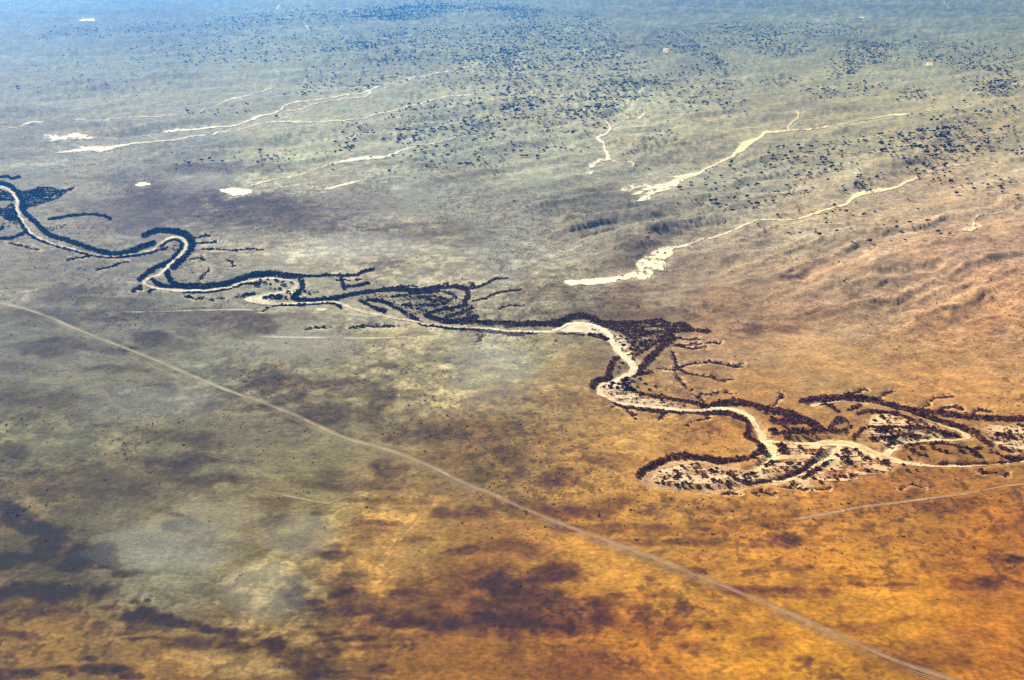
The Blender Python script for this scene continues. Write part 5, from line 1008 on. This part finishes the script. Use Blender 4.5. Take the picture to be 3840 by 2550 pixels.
# single trees traced one by one
def tt(r, c, key, *e):
    for q in e: trees.append((CO[c] + q[0] / 2.24, RO[r] + q[1] / 2.24, q[2] if len(q) > 2 else 3.2, key))
tt(2, 3, 'spur', (1250, 398), (1295, 398), (1440, 373, 3.4), (1555, 365), (1628, 372), (1640, 383, 2.4), (1752, 360, 5), (1860, 338, 3.2), (1412, 412, 2.4), (1895, 437, 5.4), (1925, 415, 4.2), (2095, 418, 3.8), (2022, 368, 2.4), (1830, 195, 3.6), (1932, 193, 3.6), (2027, 208, 3.2), (2087, 222, 2.8), (2123, 198, 2.8), (1957, 213, 2.4), (1930, 293, 2.4), (1940, 316, 2), (2005, 327, 2), (2098, 327, 2), (1370, 530, 2.8), (1318, 570, 2.8), (1233, 612, 3), (1240, 656, 3.2), (1198, 688, 3.6), (1183, 725, 3.8), (1132, 765, 2.6), (1200, 70, 4), (1575, 25, 3.4), (1432, 36, 2.2), (1380, 117, 2.2), (2160, 610, 2.2), (2165, 685, 2.6), (1465, 483, 2))
tt(2, 2, 'plain', (1718, 407, 3.2),)
tt(2, 2, 'plain', (2192, 363, 3.6),)
tt(2, 3, 'plain', (172, 420, 3.4), (402, 331, 3))
tt(2, 4, 'slope', (465, 247, 4), (147, 272, 4.4), (123, 355, 4), (238, 306, 2.8), (290, 320, 3.2), (398, 336, 2.2), (262, 261, 2.6), (295, 270, 2.6), (590, 254, 2.2), (830, 365, 4.2), (648, 400, 5), (690, 436, 4), (632, 463, 4.6), (655, 442, 3), (575, 478, 3.8), (800, 493, 3), (570, 537, 3.6), (170, 495, 5.4), (347, 462, 3), (1103, 632, 2.6), (1117, 705, 3.2), (1235, 720, 3.4), (787, 738, 3.6), (725, 1085, 3.4), (685, 900, 3), (60, 685, 2.8), (55, 612, 2.8), (1540, 640, 2.4), (1595, 655, 2.2), (1660, 266, 2.2), (1632, 232, 2.4), (1435, 218, 2.8), (1360, 130, 5), (1390, 112, 4.4), (1277, 132, 3.6), (1255, 98, 3.8), (1485, 88, 5.4), (1570, 65, 5.4), (735, 292, 5), (510, 92, 4.4), (455, 98, 3), (628, 58, 5.2), (350, 120, 4), (845, 130, 3.6), (935, 213, 4.2), (850, 235, 4.2))
tt(1, 2, 'leftnear', (308, 1298, 4.4), (267, 1277, 3.2), (276, 1312, 3), (350, 1325, 3), (238, 1437, 3.8), (148, 1368, 3.2), (40, 1393, 4.4), (722, 1233, 4), (748, 1283, 3.4), (665, 1387, 3.4), (667, 1430, 3.8), (812, 1472, 2.8), (1143, 1436, 5), (1190, 1455, 4), (987, 1330, 4), (823, 1243, 4), (447, 1203, 2.4), (920, 1447, 2.4))
tt(1, 1, 'leftnear', (1558, 1382, 4.4), (1478, 1440, 3.6), (1785, 1384, 3.8), (1845, 1266, 3.2), (2005, 1285, 3.6), (1447, 1295, 3), (1562, 1336, 2.6), (1665, 1362, 2.8), (2165, 1393, 4.4))
tt(1, 2, 'hillfoot', (1453, 1400, 4.2), (1522, 1393, 3.2), (1595, 1423, 4), (1622, 1423, 3.6), (1695, 1443, 2.8), (1358, 1501, 2.8), (1497, 1491, 2.8), (1790, 1375, 3), (1787, 1403, 3.2), (1928, 1360, 3.6), (2000, 1427, 3), (2040, 1450, 3.6), (2045, 1420, 3), (2025, 1483, 3), (1837, 1521, 2.6), (2130, 1315, 3), (2210, 1398, 3), (1470, 1563, 2.4), (1243, 1369, 2.8), (1438, 1333, 3.4), (1300, 1345, 2.6))
tt(1, 3, 'bushyhill', (980, 1325, 4.6), (1015, 1320, 3.6), (1040, 1310, 4), (1075, 1300, 3.8), (1100, 1282, 3.2), (1115, 1273, 3.4), (1140, 1275, 3), (1165, 1270, 3.6), (1160, 1250, 3.4), (1225, 1190, 3.6), (1250, 1205, 3.6), (1260, 1230, 3.6), (1205, 1210, 3), (1060, 1258, 3.2), (1300, 1205, 3), (1325, 1215, 2.4), (1090, 1285, 3.2), (1180, 1225, 2.6))
SIZE = np.array([t[2] * ppm(t[1]) for t in trees])
order = np.argsort(-SIZE)
near = order[:300]; rest = order[300:]
KEYLAB = {
 'spur': ("dark tree dotted along the low spurs above the white fan", "trees along the low spurs"),
 'plain': ("lone dark tree on the open pale plain at mid picture", "lone trees on the plain"),
 'slope': ("dark tree on the tan slope beside the widest white wash", "trees on the tan slope"),
 'leftnear': ("dark tree on the shaded low hills at centre left", "trees on the low hills at centre left"),
 'hillfoot': ("dark tree on rippled hills above the pale central plain", "trees on the rippled central hills"),
 'bushyhill': ("dark tree in the row on the small dark hill at centre", "trees on the small dark hill"),
 'right_near': ("dark tree scattered on the grassy ridges at upper right", "trees on the upper right ridges"),
 'right_mid': ("dark tree in the valley flats behind the upper right ridges", "trees in the upper right valley"),
 'right_far': ("small dark tree in the clumped woods along the far right hills", "trees in the far right woods"),
 'centre': ("dark tree in the scattered woodland of the upper centre slopes", "trees of the upper centre woodland"),
 'left': ("dark tree on the hazy streaked slopes at upper left", "trees on the upper left slopes"),
 'far': ("tiny tree in the hazy forest near the top edge", "trees of the far forest"),
}
WP = {}
for q_, nm in ((1, 'the long winding white wash'), (2, 'the wash with the pointed fan'), (4, 'the faint speckled wash'), (6, 'the zigzag wash with forked fan'), (7, 'the bright wash with ragged fan'), (8, 'the widest white wash')):
    WP[nm] = np.array([q for p_, w_ in washes[q_][1] for q in smooth(p_, 3)])
def tree_label(key, px, py):
    if key in ('plain', 'bushyhill'): return KEYLAB[key]
    best = min(WP, key=lambda k: np.min(np.hypot(WP[k][:, 0] - px, (WP[k][:, 1] - py) * 2)))
    d = np.min(np.hypot(WP[best][:, 0] - px, (WP[best][:, 1] - py) * 2))
    if d < 70: return (f"dark tree growing close beside {best}", f"trees beside {best[4:]}")
    if key in ('centre', 'right_near', 'right_mid', 'right_far') and d < 260:
        side = 'above' if py < WP[best][np.argmin(np.hypot(WP[best][:, 0] - px, (WP[best][:, 1] - py) * 2)), 1] else 'below'
        return (f"dark tree on open slope a little way {side} {best}", f"trees {side} {best[4:]}")
    return KEYLAB[key]
TC = [crown_template(40, .62, 400 + i, .38, base=.55) for i in range(6)]
TT = [trunk_template(500 + i) for i in range(6)]
crown_me = []; trunk_me = []
for i in range(6):
    a = mesh_np("crown", *TC[i], None, False); a.materials.append(M_leaf_tree); crown_me.append(a)
    b = mesh_np("trunk", *TT[i], None, True); b.materials.append(M_bark); trunk_me.append(b)
rank = {}
NUM = ('plain', 'leftnear', 'hillfoot', 'bushyhill', 'spur', 'slope')
for i in sorted(near, key=lambda i: trees[i][0]):
    px, py, r, key = trees[i]
    lb, gp = tree_label(key, px, py); rank[gp] = rank.get(gp, 0) + 1
    TL = f"{nth(rank[gp])} from the left, {lb}" if key in ('plain', 'bushyhill', 'spur', 'hillfoot', 'leftnear') and gp == KEYLAB[key][1] else lb
    x, y = ground(px, py); z = z_at(px, py); v = random.randrange(6)
    t = add("tree", None, None, TL, "tree", gp)
    t.location = (float(x), float(y), float(z) - .1)
    t.rotation_euler = (0, 0, random.uniform(0, 6.28)); t.scale = (r, r * random.uniform(.85, 1.15), r * random.uniform(.8, 1.1))
    add("trunk", trunk_me[v], None, parent=t); add("crown", crown_me[v], None, parent=t)
TF = [crown_template(15, .62, 600 + i, .5, tri=False, base=.35) for i in range(5)]
fp = np.array([[trees[i][0], trees[i][1], trees[i][2]] for i in rest])
x, y = ground(fp[:, 0], fp[:, 1])
tint = np.array([.034, .042, .040]) * rng.uniform(.7, 1.4, (len(fp), 1))
me = scatter_mesh("far_trees", np.stack([x, y, z_at(fp[:, 0], fp[:, 1])], -1), fp[:, 2], rng.uniform(.8, 1.15, len(fp)), TF, tint)
add("far_trees", me, M_leaf_tint, "countless small dark trees sprinkled over the distant hazy hills", "trees", kind="stuff")
print("bushes", nb, "trees", len(trees))

# ------------------------------------------------------------------ blue air
def box_mesh(name, x0, x1, y0, y1, z0, z1):
    v = [(x, y, z) for z in (z0, z1) for y in (y0, y1) for x in (x0, x1)]
    f = [(0, 2, 3, 1), (4, 5, 7, 6), (0, 1, 5, 4), (2, 6, 7, 3), (0, 4, 6, 2), (1, 3, 7, 5)]
    return mesh_np(name, v, f, None, False)
hz = bpy.data.materials.new("blue_haze"); hz.use_nodes = True
nt = hz.node_tree; nt.nodes.remove(nt.nodes["Principled BSDF"])
pv = nt.nodes.new("ShaderNodeVolumePrincipled")
pv.inputs["Color"].default_value = (.05, .33, 1.0, 1)
pv.inputs["Absorption Color"].default_value = (.6, .6, .6, 1)
pv.inputs["Density"].default_value = 5.2e-5
pv.inputs["Anisotropy"].default_value = .65
nt.links.new(pv.outputs[0], nt.nodes["Material Output"].inputs["Volume"])
ext = 1.02 * max(abs(GX).max(), abs(GY).max())
add("haze", box_mesh("haze", -ext, ext, -ext, ext, min(Z.min(), 0) - 1.5, ALT + 20), hz, "thin blue air over the whole plain", "haze", kind="stuff")

# ------------------------------------------------------------------ low volumes added over the plain for pale wisps of cloud
dm = bpy.data.materials.new("pale_wisp"); dm.use_nodes = True
nt = dm.node_tree; nt.nodes.remove(nt.nodes["Principled BSDF"])
pv = nt.nodes.new("ShaderNodeVolumePrincipled")
pv.inputs["Color"].default_value = (.82, .90, .80, 1); pv.inputs["Absorption Color"].default_value = (1, 1, 1, 1)
pv.inputs["Density"].default_value = .0026; pv.inputs["Anisotropy"].default_value = .3
nt.links.new(pv.outputs[0], nt.nodes["Material Output"].inputs["Volume"])
def blob(name, px, py, rx, ry, rz, lab):
    import bmesh
    bm = bmesh.new(); bmesh.ops.create_icosphere(bm, subdivisions=4, radius=1)
    for v in bm.verts:
        n = float(vnoise(np.array(v.co.x * 2.2 + px), np.array(v.co.y * 2.2 + v.co.z), 5)) - .5
        v.co *= 1 + .55 * n
        r2_ = min(1.0, v.co.x ** 2 + v.co.y ** 2); v.co.z *= (1 - r2_) ** .7 + .08
    me = bpy.data.meshes.new(name); bm.to_mesh(me); bm.free()
    x, y = ground(px, py); x1, _ = ground(px + rx, py); _, y1 = ground(px, py - ry)
    o = add(name, me, dm, lab, "dust", kind="stuff")
    o.location = (float(x), float(y), rz + 8); o.scale = (float(x1 - x), float(y1 - y), rz)
for px, py, rx, ry, rz, lab in (
    (640, 2170, 330, 70, 26, "pale smoky cloud veil over the dark ground at lower left"),
    (1010, 2330, 230, 80, 24, "grey-green cloud veil drifting near the bottom, left of centre"),
    (1120, 2110, 180, 60, 20, "small pale cloud veil above the bottom dark streaks"),
    (1840, 1430, 190, 190, 13, "faint upright cloud veil on the plain below the river"),
    (1130, 1340, 260, 70, 10, "faint pale cloud veil over the plain left of centre"),
    (560, 1560, 330, 90, 9, "faint pale cloud veil left of the main road"),
    (1330, 960, 330, 60, 12, "faint pale cloud veil on the plain above the river"),
    (830, 2010, 230, 50, 16, "thin cloud veil over the scrubby plain at lower left")):
    blob("cloud_veil", px, py, rx, ry, rz, lab)
